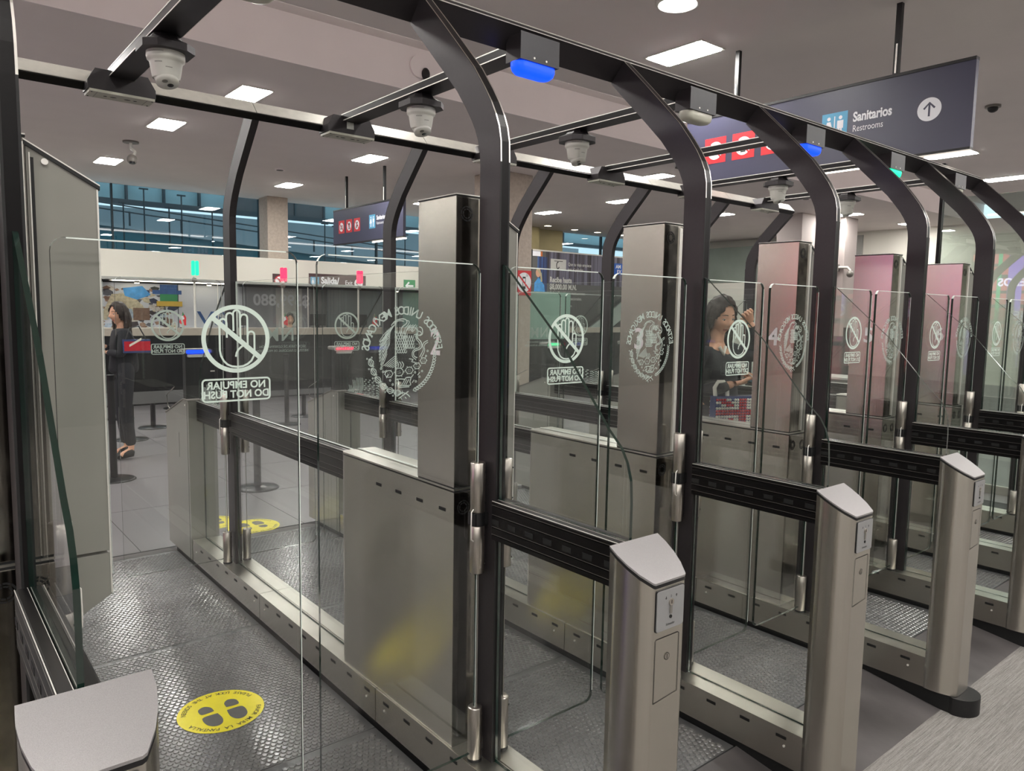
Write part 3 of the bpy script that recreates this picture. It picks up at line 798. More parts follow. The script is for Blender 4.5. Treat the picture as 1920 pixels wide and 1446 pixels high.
    # billboard
    yb = 14.0
    fr = frame((0, yb, 0), (1, 0, 0), (0, 0, 1), (0, -1, 0))
    t = tag(MB().box(12.72, 16.9, yb, yb + .12, 1.2, 3.23, PRINTG).obj('billboard'), 'large dark restaurant advertisement billboard with white Spanish text', 'billboard')
    MB().box(12.8, 12.9, yb + .02, yb + .1, FZ, 1.2, WALLD).obj('support', t); MB().box(16.7, 16.8, yb + .02, yb + .1, FZ, 1.2, WALLD).obj('support', t)
    g = MB()
    quad(g, fr, 13.2, 16.85, 2.35, 3.21, CURT, .002); quad(g, fr, 12.9, 13.25, 2.0, 3.05, CURTB, .003)
    quad(g, fr, 12.72, 16.9, 3.2, 3.235, WPLA, .003)
    quad(g, fr, 12.72, 13.0, 3.06, 3.19, SIGNW, .004); quad(g, fr, 13.0, 13.07, 3.06, 3.19, ORAN, .004)
    quad(g, fr, 13.37, 13.95, 2.72, 3.02, LABEL, .005)
    text_mb(g, 'Que tu viaje empiece', fr, .125, LABEL, .002, 'LEFT', .006, u0=14.02, v0=2.9, sx=.85)
    text_mb(g, 'por el paladar.', fr, .125, LABEL, .002, 'LEFT', .006, u0=14.02, v0=2.76, sx=.85)
    stroke(g, fr, arcp(13.64, 2.85, .05, 80, 330, 10, .09), .028, TXT, .008)
    quad(g, fr, 13.5, 13.82, 2.955, 2.97, TXT, .008)
    text_mb(g, 'Recibe hasta', fr, .2, LABEL, .008, 'LEFT', .006, u0=13.35, v0=2.45, sx=.82)
    text_mb(g, '$8,000.00 M.N.', fr, .2, LABEL, .008, 'LEFT', .006, u0=13.35, v0=2.26, sx=.82)
    text_mb(g, 'de bonificación en restaurantes', fr, .12, LABEL, .001, 'LEFT', .006, u0=13.35, v0=2.1, sx=.9)
    text_mb(g, 'nacionales e internacionales.', fr, .12, LABEL, .001, 'LEFT', .006, u0=13.35, v0=1.95, sx=.9)
    text_mb(g, 'Y hasta 3 meses sin', fr, .1, LABEL, 0, 'LEFT', .006, u0=13.5, v0=1.75, sx=.9)
    text_mb(g, 'pago diferido', fr, .1, LABEL, 0, 'LEFT', .006, u0=13.5, v0=1.63, sx=.9)
    quad(g, fr, 15.85, 16.3, 2.7, 3.03, mat('logo_blue', (30, 90, 180), .4, noise_s=9, noise_a=.04), .006)
    text_mb(g, 'AM', fr, .15, SIGNW, .004, 'CENTER', .008, u0=16.06, v0=2.93); text_mb(g, 'EX', fr, .15, SIGNW, .004, 'CENTER', .008, u0=16.1, v0=2.78)
    # the figure printed at the left edge of the billboard
    poly(g, fr, [(12.75, 1.6), (12.8, 2.35), (12.95, 2.5), (13.15, 2.3), (13.25, 1.6)], LBLUE, .0055)
    disc(g, fr, 12.93, 2.62, .09, SKIN, .006, 16, .12); stroke(g, fr, [(12.9, 2.72), (13.02, 2.6), (13.05, 2.4)], .06, BEIGE, .0065)
    g.obj('billboard_print', t)
    # escalators behind
    for i, dx in enumerate((0, 1.5)):
        t = thing('escalator', (14.2 + dx, 13.2, FZ), ['pale escalator balustrade rising to the right under the billboard', 'second escalator balustrade rising right behind the first'][i], 'escalator')
        e = MB(); e.prism([(13.2 + dx, .2), (17.4 + dx, 2.75), (17.4 + dx, 3.15), (13.2 + dx, .75)], 'y', 13.0 + i * .4, 13.06 + i * .4, ESCG); e.obj('balustrade', t)
        e = MB(); e.prism([(13.1 + dx, .75), (17.4 + dx, 3.17), (17.4 + dx, 3.25), (13.1 + dx, .83)], 'y', 12.98 + i * .4, 13.08 + i * .4, RUB); e.obj('handrail', t)
        e = MB(); e.prism([(13.2 + dx, .0), (17.6 + dx, 2.6), (17.6 + dx, 2.35), (13.2 + dx, -.05)], 'y', 12.95 + i * .4, 13.3 + i * .4, WALLD); e.obj('truss', t)
    # white screen with green glass in front of the stone column
    t = thing('glass_booth', (10.5, 10.6, FZ), 'pale green booth wall beside the stone column', 'booth')
    MB().box(9.3, 10.9, 10.6, 10.64, 1.0, 2.0, mat('booth_green', (128, 160, 146), .4, noise_s=2, noise_a=.05)).obj('panel', t)
    MB().box(9.25, 9.3, 10.58, 10.66, FZ, 2.05, TRIM).obj('frame', t)
    MB().box(9.3, 10.9, 10.6, 10.64, FZ, 1.0, DARKG).obj('lower_panel', t)
    # dark desk and booth seen to the right of tower four
    t = thing('service_desk', (17.3, 8.0, FZ), 'dark office desk block with equipment beyond the fourth lane', 'desk')
    MB().box(15.6, 16.0, 5.6, 7.6, FZ, 1.15, WALLD).obj('desk', t)
    MB().box(15.3, 15.9, 5.9, 6.7, 1.15, 1.35, RUB).obj('equipment', t)
    MB().box(15.2, 15.5, 6.1, 6.5, .55, .8, LABEL).obj('paper_box', t)
    t = tag(MB().box(20.8, 20.88, 8.2, 9.0, 1.3, 2.0, mat('frame_picture', (92, 104, 116), .3, noise_s=5, noise_a=.2)).obj('wall_picture'), 'blue grey notice framed on the white end wall', 'picture')
    # grey cupboards behind the lanes on the right
    t = thing('cupboard', (12.2, 5.0, FZ), 'low grey cabinet standing behind the fourth tower', 'cabinet')
    MB().box(11.6, 12.2, 4.6, 5.8, FZ, .55, PGREY).obj('body', t)
    MB().box(11.55, 12.25, 4.55, 5.85, .55, .58, LABEL).obj('top', t)
booths()
def led_wall():
    # big red LED screen on the left of the hall (seen only as reflections in steel and glass)
    x = -8.2
    t = thing('led_screen', (x, 6.1, 0), 'tall red video wall with white words at the left of the hall, seen in reflections', 'video wall')
    MB().box(x - .1, x, 4.7, 7.15, .2, 3.5, RUB).obj('housing', t)
    fr = frame((x, 4.7, 0), (0, 1, 0), (0, 0, 1), (1, 0, 0))
    g = MB(); quad(g, fr, .05, 2.4, .3, 3.4, LEDR, .01)
    for i, (v, h, m_) in enumerate(((3.05, .08, TEALW), (2.72, .1, TEALW), (2.3, .08, TEALW), (1.9, .1, TEALW), (1.45, .1, TEALW), (1.0, .08, TEALW))):
        quad(g, fr, .05 if i % 2 else .6, 2.4, v, v + h, m_, .02)
    quad(g, fr, 1.9, 2.4, 2.4, 3.4, LEDO, .03)
    text_mb(g, 'VUELOS', fr, .3, LEDW, .01, 'CENTER', .04, u0=1.2, v0=2.6)
    text_mb(g, 'MEX', fr, .3, LEDW, .01, 'CENTER', .04, u0=1.2, v0=1.7)
    quad(g, fr, 1.15, 1.5, 1.7, 3.4, LEDP, .035); quad(g, fr, 1.66, 1.76, .4, 3.4, GREENL, .036)  # green bar added to give the steel its reflected green streaks
    g.obj('screen', t)
    MB().box(x - .1, x, 4.25, 4.65, .2, 3.5, LEDP).obj('side_strip', t)
led_wall()

# ================================================================== GATES
XS = [-.24, 1, 2, 3, 4, 5, 6]              # x of each divider
ORD = ['nearest left', 'first', 'second', 'third', 'fourth', 'fifth', 'sixth']
YC = 1.78                                   # the gates are symmetrical about this line
def mir(y): return 2 * YC - y
FZ = -.075
def M_(mb, name): return mb.mesh(name)
def rot_slots(mb, xf, ys, z, w_=.02, h=.0055, d=.004):
    for y in ys: mb.box(xf - .0012, xf + d, y - w_, y + w_, z - h, z + h, SLOT)

# ---- shared meshes, modelled with the divider at x = 0
def base_meshes():
    d = {}
    SY = [.083 + .148 * n for n in range(23)]
    for i, (y0, y1) in enumerate(((0, 1.198), (1.202, 2.398), (2.402, 3.51))):
        b = MB()
        b.box(-.078, .011, y0, y1, 0, .132, STEEL)
        d['base%d' % i] = M_(b, 'base_panel')
        b = MB(); b.box(.017, .092, y0, y1, 0, .130, STEELTOP); d['strip%d' % i] = M_(b, 'cover_strip')
        b = MB(); b.box(-.0775, .0105, y0, y1, .1315, .1328, STEELTOP); d['top%d' % i] = M_(b, 'top_strip')
        b = MB()
        for ys in (y0 + .07, y1 - .066): b.cyl((-.0785, ys, .071), .0045, -.002, TRIM, 10, 'x')
        d['slots%d' % i] = M_(b, 'screws'); d['ys%d' % i] = [y for y in SY if y0 < y - .03 and y + .03 < y1]
    n = [(-.07, 3.9)] + [(-.07, -.1)] + arcp(.005, -.115, .083, 180, 360, 28, .075) + [(.088, -.1), (.088, 3.9)]
    b = MB(); b.prism(n, 'z', FZ, -.002, RUB); d['plinth'] = M_(b, 'plinth')
    # handrail profile (x, z) with grooves
    zt, zb, hw = 1.0, .878, .031
    prof = [(-hw, zb)]
    zg = [.893, .917, .955, .985]
    left = []
    for z in zg: left += [(-hw, z - .002), (-hw + .003, z - .001), (-hw + .003, z + .001), (-hw, z + .002)]
    prof = [(-hw, zb)] + left + [(-hw, zt - .004), (-hw + .004, zt), (-.008, zt), (-.008, zt - .004), (.008, zt - .004), (.008, zt), (hw - .004, zt), (hw, zt - .004)]
    prof += [(-x, z) for x, z in reversed(left)] + [(hw, zb)]
    for nm, y0, y1 in (('rail_near', 0.0, .548), ('rail_mid0', .648, .700), ('rail_mid', 1.505, 2.912), ('rail_far', 3.012, 3.53)):
        b = MB(); b.prism(prof, 'y', y0, y1, BLACK)
        if nm == 'rail_near':
            rot_slots(b, -.031, [.05 + .08 * i for i in range(7)], .935, .018, .008, .003)
        if nm != 'rail_mid0':
            b.box(-.0315, -.0300, y0, y1, .9985, 1.0004, TRIM)  # thin bright lines paint light caught on the rail's top edges
            b.box(-.0085, -.0075, y0, y1, .9985, 1.0006, TRIM)
        for z in zg:
            for sx in (-1, 1): b.box(sx * .0308, sx * .0314, y0, y1, z + .002, z + .0029, GROOVEHI)
        d[nm] = M_(b, 'handrail')
    # arches
    outer = [(.548, .132), (.548, 1.2), (.548, 2.03), (.550, 2.09), (.560, 2.135), (.576, 2.172), (.6, 2.214), (.634, 2.262), (.69, 2.334), (.779, 2.425), (.866, 2.513), (.958, 2.604), (.99, 2.636)]
    inner = [(.648, .132), (.648, 1.2), (.648, 2.03), (.652, 2.07), (.662, 2.108), (.678, 2.144), (.70, 2.18), (.731, 2.222), (.776, 2.278), (.851, 2.354), (.938, 2.44), (1.03, 2.53), (1.061, 2.562)]
    for nm, f in (('near', lambda p: p), ('far', lambda p: (mir(p[0]), p[1]))):
        if nm == 'far': outer = outer[:-2] + [(.925, 2.572), (.937, 2.583)]; inner = inner[:-3] + [(.93, 2.432), (.985, 2.487), (1.008, 2.512)]
        o = [f(p) for p in outer]; i_ = [f(p) for p in inner]
        b = MB(); nn = len(o)
        vs = [(-.018, *p) for p in o] + [(-.018, *p) for p in i_] + [(.018, *p) for p in o] + [(.018, *p) for p in i_]
        fs = []
        for k in range(nn - 1):
            fs += [(k, k + 1, nn + k + 1, nn + k), (2 * nn + k, 3 * nn + k, 3 * nn + k + 1, 2 * nn + k + 1),
                   (k, 2 * nn + k, 2 * nn + k + 1, k + 1), (nn + k, nn + k + 1, 3 * nn + k + 1, 3 * nn + k)]
        fs += [(0, nn, 3 * nn, 2 * nn), (nn - 1, 3 * nn - 1 - 0 + 0, 4 * nn - 1, 2 * nn - 1)]
        b.add(vs, fs[:-1], ARCHM)
        b.add(vs, [(nn - 1, 2 * nn - 1, 4 * nn - 1, 3 * nn - 1)], ARCHM)
        d['arch_' + nm] = M_(b, 'arch_post')
        # edge trims along outer face
        b = MB()
        dy = -.0012 if nm == 'near' else .0012
        for (xa, xb, mt, lift, a) in ((-.0185, -.0135, ATRIM, 1, 1), (.0135, .0185, ATRIM, 1, 1), (-.013, .013, BLACK, .6, 0)):
            vs = []
            oo = o if a else o
            for k, p in enumerate(oo):
                q = oo[min(k + 1, nn - 1)]; r = oo[max(k - 1, 0)]
                t = Vector((q[0] - r[0], q[1] - r[1])).normalized()
                nrm = Vector((-t.y, t.x)) if nm == 'near' else Vector((t.y, -t.x))
                e = .0015 * lift
                vs += [(xa, p[0] + nrm.x * e, p[1] + nrm.y * e), (xb, p[0] + nrm.x * e, p[1] + nrm.y * e)]
            b.add(vs, [(2 * k, 2 * k + 1, 2 * k + 3, 2 * k + 2) for k in range(2, nn - 1)], mt)
            b.add(vs, [(2 * k, 2 * k + 1, 2 * k + 3, 2 * k + 2) for k in range(0, 2)], RUB if mt is ATRIM else mt)  # same trim coloured dark below, painting shade on the upright run
        d['trim_' + nm] = M_(b, 'edge_trim')
    # fixed glass: name -> polygon (y, z)
    def gl(poly_, nm, x=0.0, th=.005, edge=None):
        b = MB(); b.prism(poly_, 'x', x - th, x + th, GLASS, edge or GEDGE)
        d[nm] = M_(b, 'glass_panel')
    gl([(.02, .134), (.546, .134), (.546, .876), (.02, .876)], 'g_low_near')
    gl([(1.507, .134), (2.910, .134), (2.910, .876), (1.507, .876)], 'g_low_mid')
    gl([(3.014, .134), (3.50, .134), (3.50, .876), (3.014, .876)], 'g_low_far')
    tri = [(.546, 1.001), (.546, 1.727), (.535, 1.722), (.279, 1.497), (.095, 1.284), (.048, 1.241), (.026, 1.205), (.012, 1.16), (.008, 1.10), (.008, 1.001)]
    gl(tri, 'g_tri_near'); gl([(mir(a), b_) for a, b_ in tri], 'g_tri_far')
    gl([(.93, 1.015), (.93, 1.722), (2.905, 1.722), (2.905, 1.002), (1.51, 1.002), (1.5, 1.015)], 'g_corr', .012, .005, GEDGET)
    # fretwork band etched on the far triangular glass
    b = MB(); fr = frame((-.0065, 3.54, 1.0), (0, -1, 0), (0, 0, 1), (-1, 0, 0))
    R = random.Random(3)
    for i in range(9):
        u = .03 + i * .055
        hgt = [.05, .09, .11, .115, .11, .1, .12, .115, .11][i]
        if i < 4:
            for j in range(3): stroke(b, fr, smooth_path([(u + j * .016 - .02, .005), (u + j * .016 + .01, hgt * .5), (u + j * .016 + .002 * j, hgt)], 4), .007, ETCH2)
        elif i < 7:
            for j in range(4):
                stroke(b, fr, [(u, .01 + j * .028), (u + .018, .01 + j * .028), (u + .018, .024 + j * .028), (u + .036, .024 + j * .028)], .007, ETCH2)
        else:
            for j in range(6): stroke(b, fr, [(u, .012 + j * .017), (u + .02, .016 + j * .017), (u + .045, .004 + j * .017)], .0065, ETCH2)
    d['fret'] = M_(b, 'etched_fretwork')
    return d
BM = base_meshes()
_b = MB(); rot_slots(_b, -.078, [0], 0); SLOTM = _b.mesh('vent_slot')
_b = MB(); rot_slots(_b, -.072, [0], 0, .019, .0055); SLOTC = _b.mesh('vent_slot')
def divider(k):
    x = XS[k]; V = Vector((x, 0, 0))
    desc = ['leftmost gate divider with grooved black handrail, partly behind the post cap at lower left',
            'gate divider whose black handrail ends at the bottom centre post', 'gate divider whose tower shows a pale light streak',
            'gate divider ending at the free standing post with rounded plinth', 'gate divider with pink tower ending at the post cut by the right edge', 'gate divider carrying the farthest pink tower at right',
            'last gate divider without a tower, at the right edge of the picture'][k]
    t = thing('gate_divider', (x, 0, FZ), desc, 'gate divider', 'parallel gate dividers')
    for i in range(3):
        p = inst('base_panel', BM['base%d' % i], t, V); inst('cover_strip', BM['strip%d' % i], t, V)
        inst('top_strip', BM['top%d' % i], t, V); inst('screws', BM['slots%d' % i], p, V)
        for y in BM['ys%d' % i]: inst('vent_slot', SLOTM, p, Vector((x, y, .101)))
    inst('plinth', BM['plinth'], t, V)
    for n in ('rail_near', 'rail_mid', 'rail_far'): inst('handrail', BM[n], t, V)
    for n in ('near', 'far'):
        a = inst('arch_post', BM['arch_' + n], t, V); inst('edge_trim', BM['trim_' + n], a, V)
    for n in ('g_low_near', 'g_low_mid', 'g_low_far', 'g_tri_near', 'g_tri_far', 'g_corr'):
        inst('glass_panel', BM[n], t, V)
    if k: inst('etched_fretwork', BM['fret'], t, V)
    return t
for k in range(7): divider(k)

# ---- exit posts
def exit_post_meshes():
    side = [(-.084, 0), (-.087, -.03), (-.0845, -.062), (-.076, -.095), (-.058, -.124)]
    sh = [(a + .006, b) for a, b in side]
    pts = [(-.084, 0), (-.0865, -.028), (-.084, -.06), (-.076, -.092), (-.060, -.122), (-.055, -.125),
           (.053, -.125), (.060, -.122), (.079, -.092), (.091, -.06), (.097, -.028), (.097, 0)]
    def top(y, z0=1.009, z1=.943): return z0 + (z0 - z1) * y / .125
    n = len(pts)
    def slab(dz0, dz1, mt, grow=0, z0f=None):
        b = MB(); c = Vector((.006, -.06))
        P = [(c.x + (p[0] - c.x) * (1 + grow), c.y + (p[1] - c.y) * (1 + grow)) for p in pts]
        lo = [(p[0], p[1], (z0f if z0f is not None else top(p[1]) + dz0)) for p in P]
        hi = [(p[0], p[1], top(p[1]) + dz1) for p in P]
        b.add(lo + hi, [tuple(range(n)), tuple(range(2 * n - 1, n - 1, -1))], mt)
        b.add(lo + hi, [(i, (i + 1) % n, n + (i + 1) % n, n + i) for i in range(n)], mt, True)
        return b
    d = {}
    me = slab(0, -.014, STEEL, 0, 0.0)
    # sharpen the flat faces
    d['body'] = M_(me, 'post_body')
    for p in d['body'].polygons:
        if abs(p.normal.y) > .97 or abs(p.normal.z) > .5: p.use_smooth = False
    d['seal'] = M_(slab(-.014, -.005, RUB, .004), 'seal')
    d['cap'] = M_(slab(-.005, .0, CAPM, .012), 'cap')
    yf = -.1252
    fr = frame((0, yf, 0), (1, 0, 0), (0, 0, 1), (0, -1, 0))
    b = MB(); b.prism(rrect(-.055, .050, .819, .923, .006), 'y', yf + .001, yf - .003, RUB)
    b.prism(rrect(-.0535, .0485, .8205, .9215, .006), 'y', yf - .0005, yf - .005, PLATEG)
    d['plate'] = M_(b, 'key_plate')
    fr2 = frame((0, yf - .005, 0), (1, 0, 0), (0, 0, 1), (0, -1, 0))
    b = MB(); b.cyl((-.002, yf - .005, .888), .0085, -.003, TUBE, 16, 'y'); b.prism(rrect(-.006, .002, .858, .886, .003), 'y', yf - .005, yf - .0075, CAMG)
    b.box(-.003, -.001, yf - .0085, yf - .0075, .884, .893, SLOT)
    b.cyl((-.002, yf - .005, .851), .0045, -.002, SLOT, 12, 'y')
    d['lock'] = M_(b, 'key_lock')
    b = MB()
    for u, a in ((-.021, PI), (.018, 0)):
        c, s_ = math.cos(a), math.sin(a)
        poly(b, fr2, [(u, .901 + .004 * c), (u + .004, .901), (u - .004, .901)], TXT, .0005)
        quad(b, fr2, u - .0013, u + .0013, .901 - (.004 if c > 0 else 0), .901 + (.004 if c < 0 else 0), TXT, .0005)
    text_mb(b, '0', fr2, .009, TXT, 0, 'CENTER', .0005, u0=-.002, v0=.902)
    text_mb(b, 'Schneider', fr2, .0085, TXT, .0001, 'CENTER', .0005, u0=-.002, v0=.833)
    d['print'] = M_(b, 'printed_marks')
    b = MB()
    stroke(b, fr, [(-.050, .638), (-.050, .796), (-.046, .80), (.036, .80), (.040, .796), (.040, .646), (-.050, .638)], .0018, SLOT, .0008)
    d['door'] = M_(b, 'access_door')
    b = MB(); ring(b, fr, -.004, .748, .008, .0095, SLOT, .001, 20); quad(b, fr, -.0055, -.0025, .742, .754, SLOT, .0012)
    b.prism(rrect(-.011, .003, .741, .755, .006), 'y', yf, yf - .001, TUBE)
    d['keyhole'] = M_(b, 'keyhole')
    return d
EP = exit_post_meshes()
pl = ['exit post whose flat grey cap fills the lower left corner', 'brushed steel exit post nearest the bottom centre, with key switch', 'brushed steel exit post second from the bottom centre, with key switch and keyhole door',
      'brushed steel exit post standing free on its rounded black plinth', 'brushed steel exit post cut by the right edge of the picture', 'exit post beyond the right edge of the picture', 'last exit post beyond the right edge']
for k in range(7):
    V = Vector((XS[k], 0, 0))
    t = thing('exit_post', (XS[k], -.06, 0), pl[k], 'post', 'brushed steel exit posts')
    inst('post_body', EP['body'], t, V); inst('seal', EP['seal'], t, V); inst('cap', EP['cap'], t, V)
    p = inst('key_plate', EP['plate'], t, V); inst('key_lock', EP['lock'], p, V); inst('printed_marks', EP['print'], p, V)
    p = inst('access_door', EP['door'], t, V); inst('keyhole', EP['keyhole'], p, V)

# ---- entry pedestals at the far end
def pedestal_meshes():
    d = {}
    b = MB(); b.prism([(3.53, 0), (3.53, 1.0), (3.64, 1.0), (4.03, .875), (4.03, 0)], 'x', -.08, .09, PGREY); d['body'] = M_(b, 'body')
    b = MB(); b.prism([(3.525, 1.0), (3.525, 1.008), (3.64, 1.008), (4.04, .881), (4.04, .873), (3.64, 1.0)], 'x', -.084, .094, CAMG); d['lid'] = M_(b, 'lid')
    b = MB(); b.box(-.0808, -.08, 3.74, 3.744, .62, .78, SLOT); b.box(-.0808, -.08, 3.555, 3.56, 0, .99, SLOT); b.cyl((-.08, 3.6, .97), .006, -.002, TRIM, 8, 'x'); d['seam'] = M_(b, 'seam')
    b = MB(); b.box(-.07, .075, 3.60, 3.66, 1.008, 1.285, RUB); d['reader'] = M_(b, 'reader')
    b = MB(); b.prism(rrect(-.06, .06, 1.268, 1.285, .004), 'y', 3.598, 3.57, LABEL); d['lip'] = M_(b, 'reader_lip')
    b = MB(); b.tube([(-.07, 3.95, .9), (-.07, 4.02, .92), (-.07, 4.04, .99), (-.07, 3.86, 1.06)], .003, CAMG, 6); d['wire'] = M_(b, 'guide_wire')
    for nm, mt in (('blue', BLUEL), ('red', REDL), ('green', GREENL)):
        b = MB(); b.prism(rrect(-.085, .085, 1.292, 1.318, .012), 'y', 3.58, 3.68, CAMG); b.prism(rrect(-.07, .07, 1.29, 1.313, .01), 'y', 3.575, 3.6, mt)
        d[nm] = M_(b, 'status_light')
    return d
PM = pedestal_meshes()
cols = ['blue', 'blue', 'red', 'red', 'green', 'green', 'red']
for k in range(7):
    V = Vector((XS[k], 0, 0))
    t = thing('entry_pedestal', (XS[k], 3.78, 0), 'sloped grey entry pedestal with %s light, far end of the %s divider' % (cols[k], ORD[k]), 'pedestal', 'entry pedestals at the far gate ends')
    inst('body', PM['body'], t, V); inst('lid', PM['lid'], t, V); inst('seam', PM['seam'], t, V)
    r = inst('reader', PM['reader'], t, V); inst('reader_lip', PM['lip'], r, V); inst('guide_wire', PM['wire'], t, V)
    inst('status_light', PM[cols[k]], t, V)

# ---- cabinets with towers
def fan(mb, fr, u, v, r):
    ring(mb, fr, u, v, r * .80, r, SLOT, .0008, 28); ring(mb, fr, u, v, r * .5, r * .68, SLOT, .0008, 24)
    for i in range(8):
        a = i * PI / 4 + .2
        stroke(mb, fr, [(u + r * .48 * math.cos(a), v + r * .48 * math.sin(a)), (u + r * .98 * math.cos(a), v + r * .98 * math.sin(a))], r * .09, DARKST, .0012)
def cabinet_meshes():
    d = {}
    pl_ = [(-.072, .696), (-.072, 1.46)] + arcp(-.032, 1.465, .04, 180, 90, 5) + [(.05, 1.505), (.085, 1.50), (.085, .696)]
    b = MB(); b.prism(pl_, 'z', .134, 1.0, STEEL); d['body'] = M_(b, 'body')
    for p in d['body'].polygons: pass
    b = MB(); b.box(-.071, .084, .6945, .696, .136, .998, DARKST); d['front'] = M_(b, 'front_panel')
    b = MB(); b.prism([(p[0] * .97, p[1]) for p in pl_], 'z', 1.0, 1.006, SLOT); d['gap'] = M_(b, 'gap')
    b = MB(); b.prism(pl_, 'z', 1.006, 1.012, STEELTOP)
    b.box(.0, .002, .93, 1.5, 1.0115, 1.0125, SLOT); d['lid'] = M_(b, 'lid')
    fr = frame((0, .6945, 0), (1, 0, 0), (0, 0, 1), (0, -1, 0))
    b = MB(); fan(b, fr, -.036, .949, .024); fan(b, fr, .05, .945, .024); d['fans'] = M_(b, 'fan_grille')
    # tower
    b = MB(); b.box(-.072, .04, .697, .914, 1.018, 1.940, STEELH); d['tower'] = M_(b, 'tower')
    b = MB(); b.box(-.070, .012, .6955, .697, 1.02, 1.936, DARKST); b.box(.018, .026, .69, .697, 1.02, 1.93, TRIM); b.box(.030, .037, .692, .697, 1.02, 1.93, TRIM); d['tfront'] = M_(b, 'tower_front')
    b = MB(); b.box(-.0735, .042, .694, .916, 1.940, 1.9465, SLOT); b.box(-.0735, -.072, .694, .916, 1.9445, 1.9475, TRIM); b.box(-.0735, .042, .6935, .695, 1.9445, 1.9475, TRIM); d['tcap'] = M_(b, 'tower_cap')
    b = MB(); b.box(-.071, .039, .698, .913, 1.012, 1.018, SLOT); d['tgap'] = M_(b, 'shadow_gap')
    fr = frame((0, .6955, 0), (1, 0, 0), (0, 0, 1), (0, -1, 0))
    b = MB(); fan(b, fr, -.033, 1.888, .024); d['tfan'] = M_(b, 'fan_grille')
    # screen housing on the other side
    b = MB(); b.prism([(.042, 1.005), (.178, 1.005), (.178, 1.846), (.042, 1.924)], 'y', .70, .905, PGREY); d['hous'] = M_(b, 'screen_housing')
    b = MB(); b.prism([(.038, 1.926), (.182, 1.844), (.182, 1.853), (.038, 1.936)], 'y', .696, .91, RUB)
    b.prism([(.038, 1.935), (.182, 1.8525), (.182, 1.8555), (.038, 1.938)], 'y', .6955, .6975, TRIM); d['hcap'] = M_(b, 'housing_cap')
    b = MB(); b.prism([(.086, .842), (.178, .898), (.178, .998), (.086, .998)], 'y', .70, .905, PGREY); d['hlow'] = M_(b, 'housing_foot')
    b = MB(); b.box(.047, .0495, .6985, .7, 1.01, 1.91, TRIM); b.box(.0495, .056, .6992, .7, 1.01, 1.90, RUB); b.box(.175, .1785, .6985, .7, .9, 1.845, TRIM)
    b.cyl((.076, .7, 1.893), .007, -.006, TRIM, 12, 'y'); d['htrim'] = M_(b, 'housing_trim')
    b = MB(); b.box(.06, .165, .905, .912, 1.2, 1.75, SCRN); d['scr'] = M_(b, 'screen')
    for nme in range(2, 7):
        b = MB(); frn = frame((-.0725, .808, 1.4345), (0, -1, 0), (0, 0, 1), (-1, 0, 0))
        text_mb(b, str(nme), frn, .120, NUMW, .0022, 'CENTER', .0005, u0=0, v0=.043)
        d['num%d' % nme] = M_(b, 'number')
    return d
CM = cabinet_meshes()
tl = ['steel cabinet and tower half outside the left edge, with grey slanted screen housing', 'nearest steel cabinet with tall tower, number 2 behind the etched seal', 'steel cabinet with tower numbered 3 crossed by a pale light streak',
      'steel cabinet with tower numbered 4 beside the woman', 'steel cabinet with tower numbered 5 reflecting pink light', 'steel cabinet with tower numbered 6 reflecting pink light, farthest right']
for k in range(6):
    V = Vector((XS[k], 0, 0))
    t = thing('kiosk_cabinet', (XS[k], 1.1, .134), tl[k], 'kiosk', 'steel kiosk cabinets with towers')
    for nm, mn in (('body', 'body'), ('front_panel', 'front'), ('gap', 'gap'), ('lid', 'lid'), ('fan_grille', 'fans'), ('shadow_gap', 'tgap')): inst(nm, CM[mn], t, V)
    for y in (.761, .901, 1.042, 1.183): inst('vent_slot', SLOTC, t, Vector((XS[k], y, .935)))
    o = inst('tower', CM['tower'], t, V)
    for nm, mn in (('tower_front', 'tfront'), ('tower_cap', 'tcap'), ('fan_grille', 'tfan')): inst(nm, CM[mn], o, V)
    if k: tag(inst('number', CM['num%d' % (k + 1)], o, V), 'white number %d' % (k + 1))
    h = inst('screen_housing', CM['hous'], t, V)
    for nm, mn in (('housing_cap', 'hcap'), ('housing_foot', 'hlow'), ('housing_trim', 'htrim'), ('screen', 'scr')): inst(nm, CM[mn], h, V)

